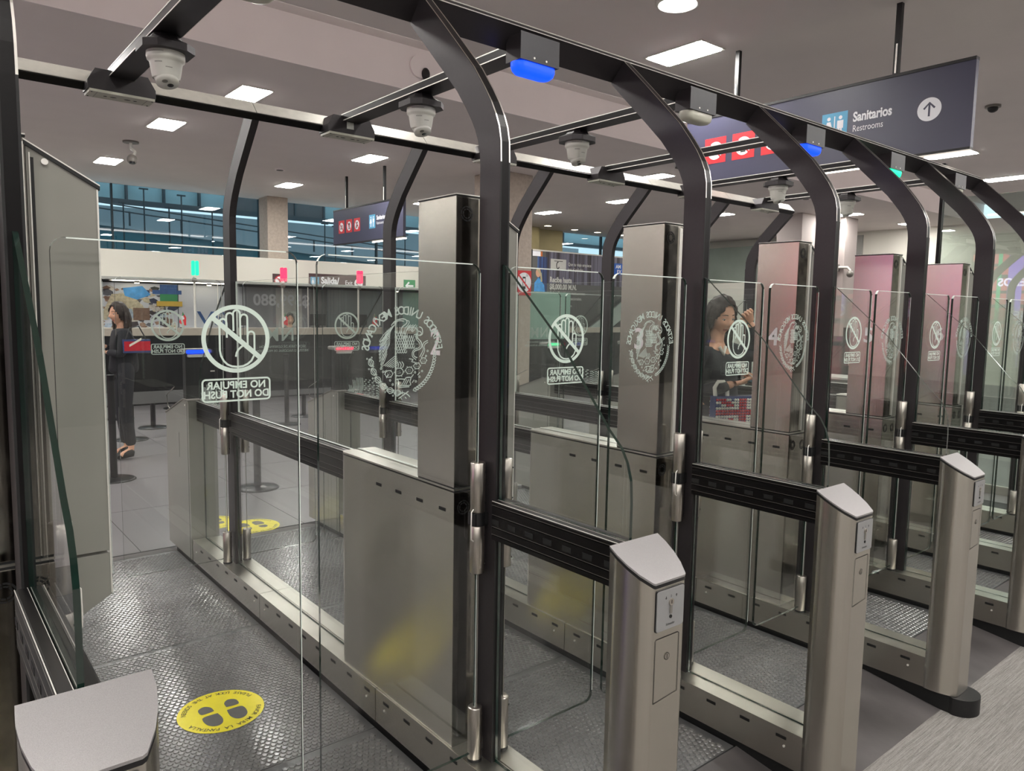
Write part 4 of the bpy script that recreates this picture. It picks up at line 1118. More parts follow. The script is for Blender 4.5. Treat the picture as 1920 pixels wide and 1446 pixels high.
# ---- etched symbols
def hand_sign_mb(mt=ETCH):
    """centred on the ring, ring radius .0825; drawn as seen from the exit side (lettering reversed)"""
    S = .0825 / 460
    fr0 = frame((0, 0, 0), (1, 0, 0), (0, 0, 1), (0, -1, 0))
    b = MB(); fr = lambda u, v, h=0: fr0(u, v, h)
    q = lambda pts: [((x - 585) * S, (545 - y) * S) for x, y in pts]
    ring(b, fr, 0, 0, 402 * S, 460 * S, mt, .0004, 56)
    W = 26 * S
    ac = lambda cx, cy, r, a0, a1: [(cx + r * math.cos(math.radians(a)), cy - r * math.sin(math.radians(a))) for a in [a0 + (a1 - a0) * i / 8 for i in range(9)]]
    stroke(b, fr, q([(457, 520), (457, 335)] + ac(409, 322, 46, 0, 150)), W, mt)
    stroke(b, fr, q([(362, 350), (362, 700)] + [(375, 770), (410, 840), (460, 890), (520, 917), (595, 926), (670, 917), (730, 890), (785, 845), (822, 775)]), W, mt, .0007)
    stroke(b, fr, q([(452, 450), (452, 245)] + ac(500, 242, 47, 180, 0) + [(547, 430)]), W, mt, .0008)
    stroke(b, fr, q([(547, 400), (547, 205)] + ac(592, 203, 46, 180, 0) + [(640, 540)]), W, mt, .0006)
    stroke(b, fr, q([(640, 262)] + ac(690, 258, 46, 160, 0) + [(737, 620)]), W, mt, .0009)
    stroke(b, fr, q([(740, 500)] + ac(786, 490, 45, 170, 0) + [(830, 700)]), W, mt, .0007)
    stroke(b, fr, q([(575, 778), (585, 730), (610, 690), (640, 660), (665, 642)]), W, mt, .0008)
    stroke(b, fr, q([(280, 268), (912, 810)]), 66 * S, mt, .0011)
    stroke(b, fr, [(x, z) for x, z in rrect(-.0825, .081, -.1505, -.0975, .008)], .0042, mt, .0005, True)
    text_mb(b, 'NO EMPUJAR', fr, .0250, mt, .0007, 'CENTER', .0006, flip=True, u0=.001, v0=-.1130, sx=.97)
    text_mb(b, 'DO NOT PUSH', fr, .0250, mt, .0007, 'CENTER', .0006, flip=True, u0=.001, v0=-.1355, sx=.95)
    return b
def seal_mb():
    S = .1135 / 430
    fr = frame((0, 0, 0), (1, 0, 0), (0, 0, 1), (0, -1, 0))
    b = MB(); mt = ETCH2
    q = lambda pts: [((x - 620) * S, (800 - y) * S) for x, y in pts]
    W = 9 * S
    def st(pts, w_=9, sm=True): stroke(b, fr, q(smooth_path(pts, 3) if sm else pts), w_ * S, mt, .0005)
    # lettering round the top, reversed
    word = 'ESTADOS UNIDOS MEXICANOS'
    n = len(word)
    for i, ch in enumerate(word):
        if ch == ' ': continue
        a = math.radians(172 - (172 - 8) * i / (n - 1))
        r = 455 * S
        text_mb(b, ch, fr, .034, mt, .0004, 'CENTER', .0006, flip=True, u0=r * math.cos(a), v0=r * math.sin(a), rot=a - PI / 2, sx=.9)
    # wing: long feathers
    for i in range(9):
        t = i / 8
        sx_, sy_ = 500 - 10 * t, 520 + 150 * t
        ex, ey = 330 - (12 if 2 < i < 7 else 0) + i * 2, 660 + 34 * i
        st([(sx_ - 40, sy_ + 25), ((sx_ + ex) / 2 - 16, (sy_ + ey) / 2 - 14), (ex, ey), (ex + 10, ey + 6), ((sx_ + ex) / 2, (sy_ + ey) / 2)], 6)
    for i in range(6):
        st([(520 - i * 20, 480 + i * 14), (462 - i * 18, 560 + i * 18), (440 - i * 20, 640 + i * 6)], 6)
    st([(470, 500), (520, 450), (600, 430), (650, 440), (660, 470), (640, 490), (600, 520), (585, 580), (600, 640)], 10)
    st([(500, 480), (560, 450), (620, 455)], 8); st([(660, 445), (690, 460), (670, 500), (640, 530), (625, 590)], 8)
    # scalloped feathers on shoulder and chest
    for r_ in range(8):
        for c_ in range(5):
            x = 520 + c_ * 28 + (r_ % 2) * 14 - max(0, r_ - 4) * 4; y = 560 + r_ * 30
            if r_ < 3: x -= 8
            st([(x, y), (x + 3, y + 18), (x + 13, y + 26), (x + 23, y + 18), (x + 26, y)], 7)
    for r_ in range(4):
        for c_ in range(5):
            x = 610 + c_ * 28 + (r_ % 2) * 12; y = 610 + r_ * 36
            st([(x, y), (x + 4, y + 22), (x + 12, y + 30), (x + 21, y + 22), (x + 24, y)], 7)
    # head, crest, beak
    for i in range(7): st([(650 + i * 16, 560 - (i % 2) * 8), (665 + i * 17, 530 - (i % 3) * 8), (690 + i * 16, 500 - (i % 2) * 10)], 7)
    st([(640, 600), (660, 545), (710, 520), (770, 530), (800, 560), (790, 590), (750, 600)], 9)
    st([(800, 560), (835, 570), (845, 600), (820, 610), (790, 595)], 9); ring(b, fr, *q([(730, 560)])[0], 5 * S, 12 * S, mt, .0006, 12)
    st([(820, 515), (850, 530), (860, 570), (850, 600), (825, 600)], 10)
    # snake
    st([(780, 600), (800, 640), (840, 680), (850, 730), (820, 760), (765, 775), (745, 800), (755, 835), (790, 850)], 11)
    st([(765, 610), (785, 655), (820, 690), (828, 725), (800, 748), (755, 760), (728, 795), (735, 840), (775, 870)], 8)
    st([(825, 840), (850, 800), (870, 760), (860, 720), (880, 685), (925, 665)], 9); st([(845, 850), (872, 810), (888, 770), (880, 730), (898, 700), (928, 685)], 8)
    # tail
    for i in range(6): st([(530 + i * 6, 815 + i * 20), (450 + i * 13, 870 + i * 13), (378 + i * 20, 925 + i * 5)], 7, False)
    # legs
    for dx in (0, 30, 60): st([(540 + dx, 890), (560 + dx, 920), (550 + dx, 950)], 9)
    st([(690, 860), (740, 870), (720, 890), (760, 900)], 9)
    # cactus pads
    for (cx, cy, r_) in ((440, 1015, 44), (565, 1000, 52), (692, 985, 44), (790, 940, 40), (872, 885, 38)):
        st([(cx + r_ * math.cos(a * PI / 6), cy + r_ * .8 * math.sin(a * PI / 6)) for a in range(13)], 8)
        for a in range(6): st([(cx + r_ * 1.05 * math.cos(a * PI / 3), cy + r_ * .85 * math.sin(a * PI / 3)), (cx + r_ * 1.3 * math.cos(a * PI / 3), cy + r_ * 1.1 * math.sin(a * PI / 3))], 7, False)
        for dx, dy in ((-12, -8), (10, -10), (0, 10), (-16, 10), (16, 8)): disc(b, fr, *q([(cx + dx, cy + dy)])[0], 4.5 * S, mt, .0006, 6)
    for (cx, cy) in ((398, 990), (780, 915), (905, 835), (855, 1000), (765, 1010), (822, 1060), (775, 1110), (487, 1130), (455, 1085), (925, 780), (345, 955), (370, 990)): ring(b, fr, *q([(cx, cy)])[0], 6 * S, 13 * S, mt, .0006, 10)
    for (x, y) in ((720, 1060), (800, 1040), (730, 1120), (515, 1100), (520, 1140), (410, 1050)): st([(x, y), (x + 24, y - 26)], 9, False)
    # rock
    st([(545, 1075), (560, 1110), (545, 1150), (590, 1145), (650, 1150), (710, 1145), (700, 1110), (712, 1065), (650, 1065), (640, 1080), (590, 1075), (545, 1075)], 10)
    for i in range(3): st([(600 + i * 25, 1140), (635 + i * 25, 1085)], 8, False)
    st([(570, 1165), (690, 1165)], 9, False)
    # oak wreath at left, laurel at right
    for i in range(6):
        a = math.radians(192 + i * 13.5)
        r_ = 432
        cx, cy = 620 + r_ * math.cos(a) * .93, 800 - r_ * math.sin(a)
        ta = a + PI / 2 + .15
        for j in (-26, -9, 9, 26):
            dx, dy = math.cos(ta), -math.sin(ta)
            nx, ny = dy, -dx
            p0 = (cx - dx * 44 + nx * j * .3, cy - dy * 44 + ny * j * .3); p1 = (cx + nx * j * 1.2, cy + ny * j * 1.2); p2 = (cx + dx * 40 + nx * j * .4, cy + dy * 40 + ny * j * .4)
            st([p0, p1, p2], 8)
        for sgn in (-1, 1): ring(b, fr, *q([(cx + sgn * 28 * math.cos(a) - math.cos(ta) * 52, cy - sgn * 28 * math.sin(a) + math.sin(ta) * 52)])[0], 4 * S, 10 * S, mt, .0006, 8)
    for i in range(17):
        a = math.radians(288 + i * 4.4)
        r_ = 428
        cx, cy = 620 + r_ * math.cos(a) * .93, 800 - r_ * math.sin(a)
        tx, ty = -math.sin(a), -math.cos(a)
        for sgn in (-1, 1):
            nx, ny = math.cos(a) * sgn, -math.sin(a) * sgn
            st([(cx, cy), (cx + tx * 16 + nx * 14, cy + ty * 16 + ny * 14), (cx + tx * 34 + nx * 20, cy + ty * 34 + ny * 20)], 10)
    st([(540, 1260), (600, 1225), (660, 1240), (700, 1275)], 10); st([(560, 1285), (620, 1250), (680, 1215)], 10); st([(605, 1205), (605, 1240)], 9, False)
    st([(585, 1275), (600, 1300)], 9, False); st([(640, 1275), (655, 1290)], 9, False)
    return b
def inm_mb():
    fr = frame((0, 0, 0), (1, 0, 0), (0, 0, 1), (0, -1, 0)); b = MB()
    text_mb(b, 'INM', fr, .11, ETCH2, .001, 'CENTER', .0005, flip=True, u0=0, v0=.055, spacing=1.1)
    text_mb(b, 'SECRETARÍA DE GOBERNACIÓN', fr, .019, ETCH2, 0, 'CENTER', .0005, flip=True, u0=0, v0=-.012)
    text_mb(b, 'INSTITUTO NACIONAL DE MIGRACIÓN', fr, .019, ETCH2, 0, 'CENTER', .0005, flip=True, u0=0, v0=-.036, sx=.92)
    return b
HS = hand_sign_mb().mesh('hand_symbol'); HS2 = hand_sign_mb(ETCH).mesh('hand_symbol'); SEAL = seal_mb().mesh('etched_seal'); INM = inm_mb().mesh('etched_lettering')

# ---- swing doors
def leaf_mesh(w_):
    """pane in x 0..w_, y 0"""
    b = MB()
    o = rrect(0, w_, .16, 1.7265, .03, 5)
    b.prism(o, 'y', -.0055, .0055, GLASS, GEDGE)
    # pale strips paint the highlight on shoulders, top edge and one side
    n = len(o)
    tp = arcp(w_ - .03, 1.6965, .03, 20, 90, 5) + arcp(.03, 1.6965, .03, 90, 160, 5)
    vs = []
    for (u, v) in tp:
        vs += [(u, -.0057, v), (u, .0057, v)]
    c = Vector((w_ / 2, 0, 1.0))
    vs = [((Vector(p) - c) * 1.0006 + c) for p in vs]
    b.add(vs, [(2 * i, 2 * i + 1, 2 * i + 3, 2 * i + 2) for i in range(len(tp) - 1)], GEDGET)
    e = .0012
    for (u0, u1) in ((.03, w_ - .03),):
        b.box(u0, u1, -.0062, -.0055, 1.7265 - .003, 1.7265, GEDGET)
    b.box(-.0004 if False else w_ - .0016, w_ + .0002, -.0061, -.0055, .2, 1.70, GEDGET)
    return b.mesh('pane')
def hinge_meshes():
    d = {}
    for nm, z0, z1 in (('top', .957, 1.116), ('mid', .761, .915), ('low', .140, .315)):
        b = MB()
        b.lathe((0, 0, 0), [(.0, z1), (.021, z1), (.0235, z1 - .003), (.0235, z0 + .002), (.022, z0), (0, z0)], TUBE, 22)
        b.cyl((.0165, -.0166, z1 - .03), .003, -.002, SLOT, 8, 'y'); b.cyl((.0165, -.0166, z0 + .03), .003, -.002, SLOT, 8, 'y')
        d[nm] = b.mesh('hinge_tube')
    return d
HM = hinge_meshes()
LEAF = {}
def leaf(k, side, far):
    """side 'L' hangs from divider k, 'R' from divider k+1"""
    xl, xr = XS[k], XS[k + 1]
    mid = (xl + xr) / 2 + .008
    y = .6 if not far else mir(.6)
    if side == 'L': x0, x1, hx = xl + .065, mid - .022, xl + .062
    else: x0, x1, hx = mid + .040 - .008, xr - .052, xr - .048
    w_ = round(x1 - x0, 3)
    if w_ not in LEAF: LEAF[w_] = leaf_mesh(w_)
    lane = ORD[k + 1] if k else 'wide nearest'
    where = ('far ' if far else 'near ') + ('left' if side == 'L' else 'right')
    extra = {(False, 'L'): 'with crossed hand sticker', (False, 'R'): 'with etched eagle seal', (True, 'L'): 'with small lettering', (True, 'R'): 'with small hand sticker'}[(far, side)]
    ln = ['widest lane at left', 'lane with the first blue lamp', 'lane under the unlit pale lamp', 'lane where the woman stands', 'lane under the green lamp', 'last lane at the right edge'][k]
    t = thing('glass_gate_door', (hx, y, .14), '%s glass gate leaf %s, %s' % (where, extra, ln), 'glass door', 'swinging glass gate leaves')
    inst('pane', LEAF[w_], t, Vector((x0, y, 0)))
    for nm in ('top', 'mid', 'low'): inst('hinge_tube', HM[nm], t, Vector((hx, y, 0)))
    sg = 1 if side == 'R' else -1
    b = MB(); b.box(min(hx - sg * .024, hx + sg * .05), max(hx - sg * .024, hx + sg * .05), y - .018, y + .018, .917, .955, RUB)
    b.cyl((hx, y, .915), .024, .042, RUB, 20); b.cyl((hx, y, .132), .024, .01, RUB, 20); b.obj('hinge_clamp', t)
    b = MB(); X = hx - sg * .024
    b.tube([(X, y - .012, .97), (X - sg * .008, y - .012, .962), (X - sg * .009, y - .012, .90), (X - sg * .008, y - .012, .875), (X, y - .012, .868)], .0022, TRIM, 6)
    b.obj('wire_guard', t)
    b = MB(); b.box(hx - .0015, hx + .0015, y - .008, y - .005, .315, .761, CAMG); b.obj('edge_bead', t)
    if not far:
        if side == 'L': inst('hand_symbol', HS, t, Vector(((.2075 if k == 0 else xl + .313), y - .006, [1.508, 1.497, 1.485, 1.505, 1.489, 1.491][k])))
        else: inst('etched_seal', SEAL, t, Vector((xr - (.322 if k == 0 else .255), y - .006, 1.462)))
    else:
        if side == 'R': inst('hand_symbol', HS2, t, Vector((xr - .335 if k == 0 else xr - .302, y - .006, 1.48)))
        else: inst('etched_lettering', INM, t, Vector((xl + .29, y - .006, 1.37)))
for k in range(6):
    for far in (False, True):
        for s_ in 'LR': leaf(k, s_, far)

# ---- overhead frame
def overhead():
    t_ = Vector((0, .7071, .7071)); r_ = Vector((0, .7071, -.7071))
    def seg(x0, x1, far):
        P0 = Vector((0, .935, 2.584)) if far else Vector((0, .988, 2.637))
        def f(v): return Vector((v.x, mir(v.y) if far else v.y, v.z))
        b = MB()
        pr = [P0, P0 + t_ * .036, P0 + t_ * .036 + r_ * .1, P0 + r_ * .1]
        vs = [f(Vector((x0, p.y, p.z))) for p in pr] + [f(Vector((x1, p.y, p.z))) for p in pr]
        b.add(vs, [(0, 1, 2, 3), (7, 6, 5, 4), (0, 4, 5, 1), (1, 5, 6, 2), (2, 6, 7, 3), (3, 7, 4, 0)], ARCHM if not far else BLACK)
        tr = MB(); nn = -r_ * .0015
        for a, c_, mt in ((-.001, .005, TRIM), (.031, .037, TRIM)):
            q = [P0 + t_ * a + nn, P0 + t_ * c_ + nn, P0 + t_ * c_, P0 + t_ * a]
            vs = [f(Vector((x0, p.y, p.z))) for p in q] + [f(Vector((x1, p.y, p.z))) for p in q]
            tr.add(vs, [(0, 1, 2, 3), (7, 6, 5, 4), (0, 4, 5, 1), (1, 5, 6, 2), (2, 6, 7, 3), (3, 7, 4, 0)], mt)
        cv = None
        if far:
            cv = MB(); q = [P0 + t_ * .037 + r_ * .004, P0 + t_ * .037 + r_ * .092, P0 + t_ * .040 + r_ * .09, P0 + t_ * .040 + r_ * .006]
            vs = [f(Vector((x0 + .002, p.y, p.z))) for p in q] + [f(Vector((x1 - .002, p.y, p.z))) for p in q]
            cv.add(vs, [(0, 1, 2, 3), (7, 6, 5, 4), (0, 4, 5, 1), (1, 5, 6, 2), (2, 6, 7, 3), (3, 7, 4, 0)], COVER)
        return b, tr, cv
    tn = thing('cross_beam', (3, .99, 2.637), 'dark near cross beam with bright edge lines joining the curved arches', 'beam')
    tf = thing('cross_beam', (3, mir(.99), 2.637), 'far cross beam with pale sloping cover strips above a black edge', 'beam')
    xs = [-1.2] + XS
    for i in range(len(xs) - 1):
        for far, t in ((False, tn), (True, tf)):
            b, tr, cv = seg(xs[i], xs[i + 1], far)
            o = b.obj('beam_segment', t); tr.obj('edge_trim', o)
            if cv: tag(cv.obj('cover_strip', o), 'pale metal cover strip')
    # lane beams, cameras, sensor housings, lane lights
    lanes = [.38, 1.483, 2.483, 3.483, 4.483, 5.483]
    YB = MB(); YB.box(-.05, .05, 1.03, mir(1.06), 2.567, 2.603, ARCHM)
    ym = YB.mesh('beam')
    b = MB()
    for sx in (-1, 1):
        for z in (2.569, 2.601): b.box(sx * .0495, sx * .0515, 1.05, mir(1.08), z - .002, z + .002, TRIM)
        b.box(sx * .0495, sx * .0507, 1.05, mir(1.08), 2.573, 2.597, BLACK)
    tm = b.mesh('edge_trim')
    # mount plate: chamfered square turned 45 degrees to the lane
    mp = MB()
    o8 = [(-.09, -.05), (-.05, -.09), (.05, -.09), (.09, -.05), (.09, .05), (.05, .09), (-.05, .09), (-.09, .05)]
    def ring8(s, z): return [(p[0] * s, p[1] * s, z) for p in o8]
    vs = ring8(1.0, 2.505) + ring8(1.0, 2.53) + ring8(.62, 2.548) + ring8(.5, 2.567)
    mp.add(vs, [tuple(range(8))] + [(j * 8 + i, j * 8 + (i + 1) % 8, (j + 1) * 8 + (i + 1) % 8, (j + 1) * 8 + i) for j in range(3) for i in range(8)], ARCHM)
    mpm = mp.mesh('mount_plate')
    # turret camera
    c = MB()
    c.lathe((0, 0, 0), [(.066, 2.505), (.0665, 2.488), (.064, 2.478), (.058, 2.474), (.056, 2.468), (.050, 2.43), (.046, 2.415)], WPLA, 32)
    cb = c.mesh('camera_body')
    Rm = Matrix.Rotation(math.radians(-20), 3, 'X')
    c = MB(); cc = Vector((0, 0, 2.438))
    prof = [(.0485 * math.cos(a), .0485 * math.sin(a)) for a in [math.radians(60 - 12 * i) for i in range(9)]] + [(.040, -.035), (.039, -.044), (.0, -.044)]
    c.lathe(cc, prof, WPLA, 28, Rm)
    eye = c.mesh('eyeball')
    c = MB()
    for (dx, dy, r, mt) in ((.012, .008, .011, LENS), (-.012, -.012, .010, CAMG)):
        p = cc + Rm @ Vector((dx, dy, -.0442)); q = Rm @ Vector((0, 0, -1))
        a = Rm @ Vector((1, 0, 0)); b2 = Rm @ Vector((0, 1, 0))
        vs = [p + q * .0008 + (a * math.cos(2 * PI * i / 18) + b2 * math.sin(2 * PI * i / 18)) * r for i in range(18)]
        c.add(vs, [tuple(range(18))], mt)
    lens = c.mesh('lens')
    c = MB()
    for a0, z, h, n in ((200, 2.496, .003, 16), (215, 2.462, .0035, 9), (255, 2.446, .003, 8)):
        for i in range(n):
            a = math.radians(a0 + i * 3.2); rr = .0672 if z > 2.48 else (.0556 if z > 2.455 else .0532)
            p = Vector((rr * math.cos(a), rr * math.sin(a), z)); tt = Vector((-math.sin(a), math.cos(a), 0)) * .0011
            c.add([p - tt + Vector((0, 0, -h / 2)), p + tt + Vector((0, 0, -h / 2)), p + tt + Vector((0, 0, h / 2)), p - tt + Vector((0, 0, h / 2))], [(0, 1, 2, 3)], CAMG)
    cprint = c.mesh('printed_text')
    # sensor housing at the far beam
    s = MB()
    base = [(-.135, 2.505), (.135, 2.505), (.135, 2.54), (.105, 2.592), (-.105, 2.592), (-.135, 2.54)]
    s.prism(base, 'y', 2.46, 2.57, ARCHM)
    sm = s.mesh('housing')
    s = MB(); s.box(-.13, .13, 2.455, 2.565, 2.492, 2.503, OFFL)
    sp = s.mesh('underside_plate')
    s = MB()
    for (u, r) in ((-.06, .008), (-.028, .014), (.028, .014), (.06, .008)):
        vs = [Vector((u + r * math.cos(2 * PI * i / 14), 2.51 + .007 * math.sin(2 * PI * i / 14), 2.4915)) for i in range(14)]
        s.add(vs, [tuple(range(14))], SLOT)
    for u in (-.12, .12):
        for v in (2.465, 2.555): s.box(u - .003, u + .003, v - .003, v + .003, 2.4905, 2.492, SLOT)
    s.box(-.1, -.098, 2.46, 2.56, 2.4912, 2.492, CAMG); s.box(.098, .1, 2.46, 2.56, 2.4912, 2.492, CAMG)
    sh = s.mesh('holes')
    # lane light box
    l = MB(); l.box(-.095, .095, .955, 1.04, 2.512, 2.605, ARCHM)
    l.box(-.096, .096, .952, .955, 2.512, 2.61, BOXG)
    for u in (-.03, .03): l.cyl((u, .952, 2.525), .004, -.002, TRIM, 8, 'y')
    lb = l.mesh('light_box')
    lamp = {}
    for nm, mt in (('blue', BLUEL), ('green', GREENL), ('off', OFFL)):
        l = MB(); o = rrect(-.098, .098, .958, 1.03, .034, 6)
        nn = len(o); vs = []
        for sc_, z in ((1, 2.511), (1, 2.497), (.94, 2.482), (.8, 2.472), (.5, 2.468)):
            vs += [((p[0]) * sc_, .994 + (p[1] - .994) * sc_, z) for p in o]
        l.add(vs, [(j * nn + i, j * nn + (i + 1) % nn, (j + 1) * nn + (i + 1) % nn, (j + 1) * nn + i) for j in range(4) for i in range(nn)] + [tuple(range(4 * nn, 5 * nn))], mt, True)
        lamp[nm] = l.mesh('lamp_cover')
    st = ['off', 'blue', 'off', 'blue', 'green', 'off']
    lnm = ['widest lane at left', 'lane with the first blue lamp', 'lane under the unlit pale lamp', 'lane where the woman stands', 'lane under the green lamp', 'last lane at the right edge']
    for k, x in enumerate(lanes):
        V = Vector((x, 0, 0))
        t = thing('lane_beam', (x, YC, 2.567), 'dark overhead beam running along the %s' % lnm[k], 'beam', 'overhead lane beams')
        inst('beam', ym, t, V); inst('edge_trim', tm, t, V)
        t = thing('turret_camera', (x, YC, 2.567), 'white turret camera under the beam of the %s' % lnm[k], 'camera', 'white turret cameras on the lane beams')
        W = Vector((x, YC, 0))
        inst('mount_plate', mpm, t, W); inst('camera_body', cb, t, W); e = inst('eyeball', eye, t, W); inst('lens', lens, e, W); inst('printed_text', cprint, t, W)
        t = thing('sensor_housing', (x, 2.47, 2.5), 'dark sensor housing on the far beam over the %s' % lnm[k], 'sensor', 'sensor housings on the far beam')
        inst('housing', sm, t, V); inst('underside_plate', sp, t, V); inst('holes', sh, t, V)
        if k == 1:
            MB().box(x - .03, x + .01, 2.4585, 2.46, 2.53, 2.565, LABEL).obj('label', t)
        t = thing('lane_light', (x, 1.0, 2.5), '%s under the near beam over the %s' % ({'off': 'unlit pale lane light', 'blue': 'glowing blue lane light', 'green': 'glowing green lane light'}[st[k]], lnm[k]), 'lane light', 'lane lights on the near beam')
        inst('light_box', lb, t, V); tag(inst('lamp_cover', lamp[st[k]], t, V), {'off': 'unlit cover', 'blue': 'glowing blue cover', 'green': 'glowing green cover'}[st[k]])
overhead()

# ---- lane mats, studs, ramps, stickers
def stud_mesh(w_, y0, y1):
    p = .0245; r = .0098; h = .0030
    n = 8
    cs = [(math.cos(2 * PI * i / n + .39), math.sin(2 * PI * i / n + .39)) for i in range(n)]
    vs = []; fs = []
    ny = int((y1 - y0 - .02) / (p * .866)); nx = int((w_ - .02) / p)
    for j in range(ny):
        y = y0 + .015 + j * p * .866
        for i in range(nx):
            x = .014 + i * p + (j % 2) * p / 2
            if x > w_ - .012: continue
            o = len(vs)
            for c, s_ in cs: vs.append((x + c * r * 1.08, y + s_ * r * 1.08, 0))
            for c, s_ in cs: vs.append((x + c * r * .86, y + s_ * r * .86, h))
            for k in range(n): fs.append((o + k, o + (k + 1) % n, o + n + (k + 1) % n, o + n + k))
            fs.append(tuple(o + n + k for k in range(n)))
    me = bpy.data.meshes.new('studs'); me.from_pydata(vs, [], fs); me.materials.append(STUD)
    return me
def mats():
    cache = {}
    for k in range(6):
        x0 = XS[k] + .094; x1 = XS[k + 1] - .08; w_ = round(x1 - x0, 3)
        lanes_ = ['widest lane at left', 'lane with the first blue lamp', 'lane under the unlit pale lamp', 'lane where the woman stands', 'lane under the green lamp', 'last lane at the right edge'][k]
        t = thing('lane_mat', ((x0 + x1) / 2, 2, FZ), 'studded grey rubber floor of the ' + lanes_, 'rubber mat', 'studded rubber lane floors')
        for (y0, y1) in ((.27, 1.1985), (1.2015, 2.3985), (2.4015, 3.86)):
            m = MB().box(x0, x1, y0, y1, FZ - .004, -.0255, MAT).obj('mat_tile', t)
            key = (w_, y0)
            if key not in cache: cache[key] = stud_mesh(w_, y0, y1)
            o = inst('studs', cache[key], m, Vector((x0, 0, -.0255))); o['kind'] = 'stuff'
        # ramps
        r = MB(); r.prism([(-.07, FZ), (.265, -.0262), (.265, FZ)], 'x', x0 - .006, x1 + .01, RAMP)
        tag(r.obj('ramp'), 'smooth dark ramp up to the %s' % lanes_, 'ramp', 'ramps at the lane mouths')
        r = MB(); r.prism([(4.1, FZ), (3.865, -.0262), (3.865, FZ)], 'x', x0 - .006, x1 + .01, RAMP)
        tag(r.obj('ramp'), 'far end ramp of the %s' % lanes_, 'ramp', 'ramps at the far lane ends')
mats()
def floor_sticker(x, y, z, r, ang, lab):
    t = thing('floor_sticker', (x, y, z), lab, 'sticker', 'round yellow footprint stickers')
    c, s_ = math.cos(ang), math.sin(ang)
    fr = frame((x, y, z), (c, s_, 0), (-s_, c, 0), (0, 0, 1))
    b = MB(); b.cyl((x, y, z - .0004), r, .001, YEL, 56, smooth=False); b.obj('disc', t)
    g = MB()
    for sg in (-1, 1):
        q = lambda pts: [(sg * a, -v) for a, v in pts]
        # sole (front) and heel as on the print; toes point to -v
        sole = smooth_path([(.018, -.012), (.070, -.012), (.082, -.035), (.078, -.075), (.062, -.098), (.042, -.104), (.024, -.092), (.014, -.06), (.018, -.012)], 4)
        heel = smooth_path([(.024, .012), (.026, .045), (.044, .066), (.064, .062), (.076, .045), (.074, .012), (.05, .008), (.024, .012)], 4)
        for pth in (sole, heel):
            poly(g, fr, [(p[0] * r / .163, p[1] * r / .163) for p in q(pth[:-1])], PRINTG, .0012)
    for word, a0, a1 in (('FAVOR MIRA LA PANTALLA', 158, 22), ('PLEASE LOOK AT THE SCREEN', 200, 340)):
        n = len(word)
        for i, ch in enumerate(word):
            if ch == ' ': continue
            a = math.radians(a0 + (a1 - a0) * i / (n - 1)); rr = r * (.86)
            top = a0 < 180
            text_mb(g, ch, fr, .026 * r / .163, TXT, .0002, 'CENTER', .0013, u0=rr * math.cos(a), v0=rr * math.sin(a), rot=(a - PI / 2) if top else (a + PI / 2))
    g.obj('print', t)
floor_sticker(.492, 1.675, -.0222, .163, PI + .0, 'round yellow footprint sticker on the studded mat of the widest lane')
floor_sticker(1.492, 1.675, -.0222, .163, PI, 'yellow footprint sticker hidden behind the cabinet of tower 2, mirrored in the next cabinet')
floor_sticker(1.58, 4.27, -.0745, .19, 0, 'round yellow footprint sticker on the grey tiles beyond the far posts')
floor_sticker(1.35, 4.55, -.0745, .19, 0, 'second round yellow sticker on the tiles, partly hidden by the far arch')

# ---- stanchions and banners in the queue area
def stanchion(x, y, lab, pole_z=.93):
    t = thing('stanchion', (x, y, FZ), lab, 'stanchion', 'black queue stanchions')
    MB().lathe((x, y, FZ), [(.19, 0), (.19, .006), (.17, .016), (.05, .024), (.03, .028)], DARKG, 28).obj('base', t)
    MB().cyl((x, y, FZ + .02), .032, pole_z, RUB, 16).obj('pole', t)
    MB().cyl((x, y, FZ + pole_z + .02), .036, .05, DARKG, 16).obj('head', t)
    return t
sl = ['stanchion with wide round base just right of the left grey housing', 'stanchion farther back between two others at left', 'stanchion cut by the grey slanted housing, nearest at left', 'tall stanchion behind the first far arch with a small tag',
      'stanchion behind the pair of glass leaves', 'stanchion half behind the gap between the leaves', 'farthest left stanchion, far behind the woman in the queue', 'distant stanchion seen above the first pedestal']
for (x, y), lab in zip(((1.72, 8.74), (2.17, 9.58), (1.08, 6.53), (2.05, 5.44), (3.77, 8.9), (4.3, 9.53), (1.99, 10.68), (2.97, 11.46)), sl): stanchion(x, y, lab)
t = thing('queue_banner', (1.7, 8.5, FZ), 'dark queue barrier banner with a grey hem hung between the stanchions at left', 'banner')
MB().box(.9, 2.62, 8.60, 8.62, .53, 1.0, DARKG).obj('panel', t)
MB().box(.9, 2.62, 8.595, 8.625, .38, .53, BANNER).obj('hem', t)
t = thing('queue_banner', (4.0, 9.2, FZ), 'dark queue barrier banner behind the first divider handrail', 'banner')
MB().box(2.9, 5.4, 9.25, 9.27, .38, 1.0, DARKG).obj('panel', t)
MB().box(2.9, 5.4, 9.245, 9.275, .3, .38, BANNER).obj('hem', t)
for px_ in (2.92, 5.38): MB().cyl((px_, 9.26, FZ), .02, 1.06, RUB, 10).obj('post', t)

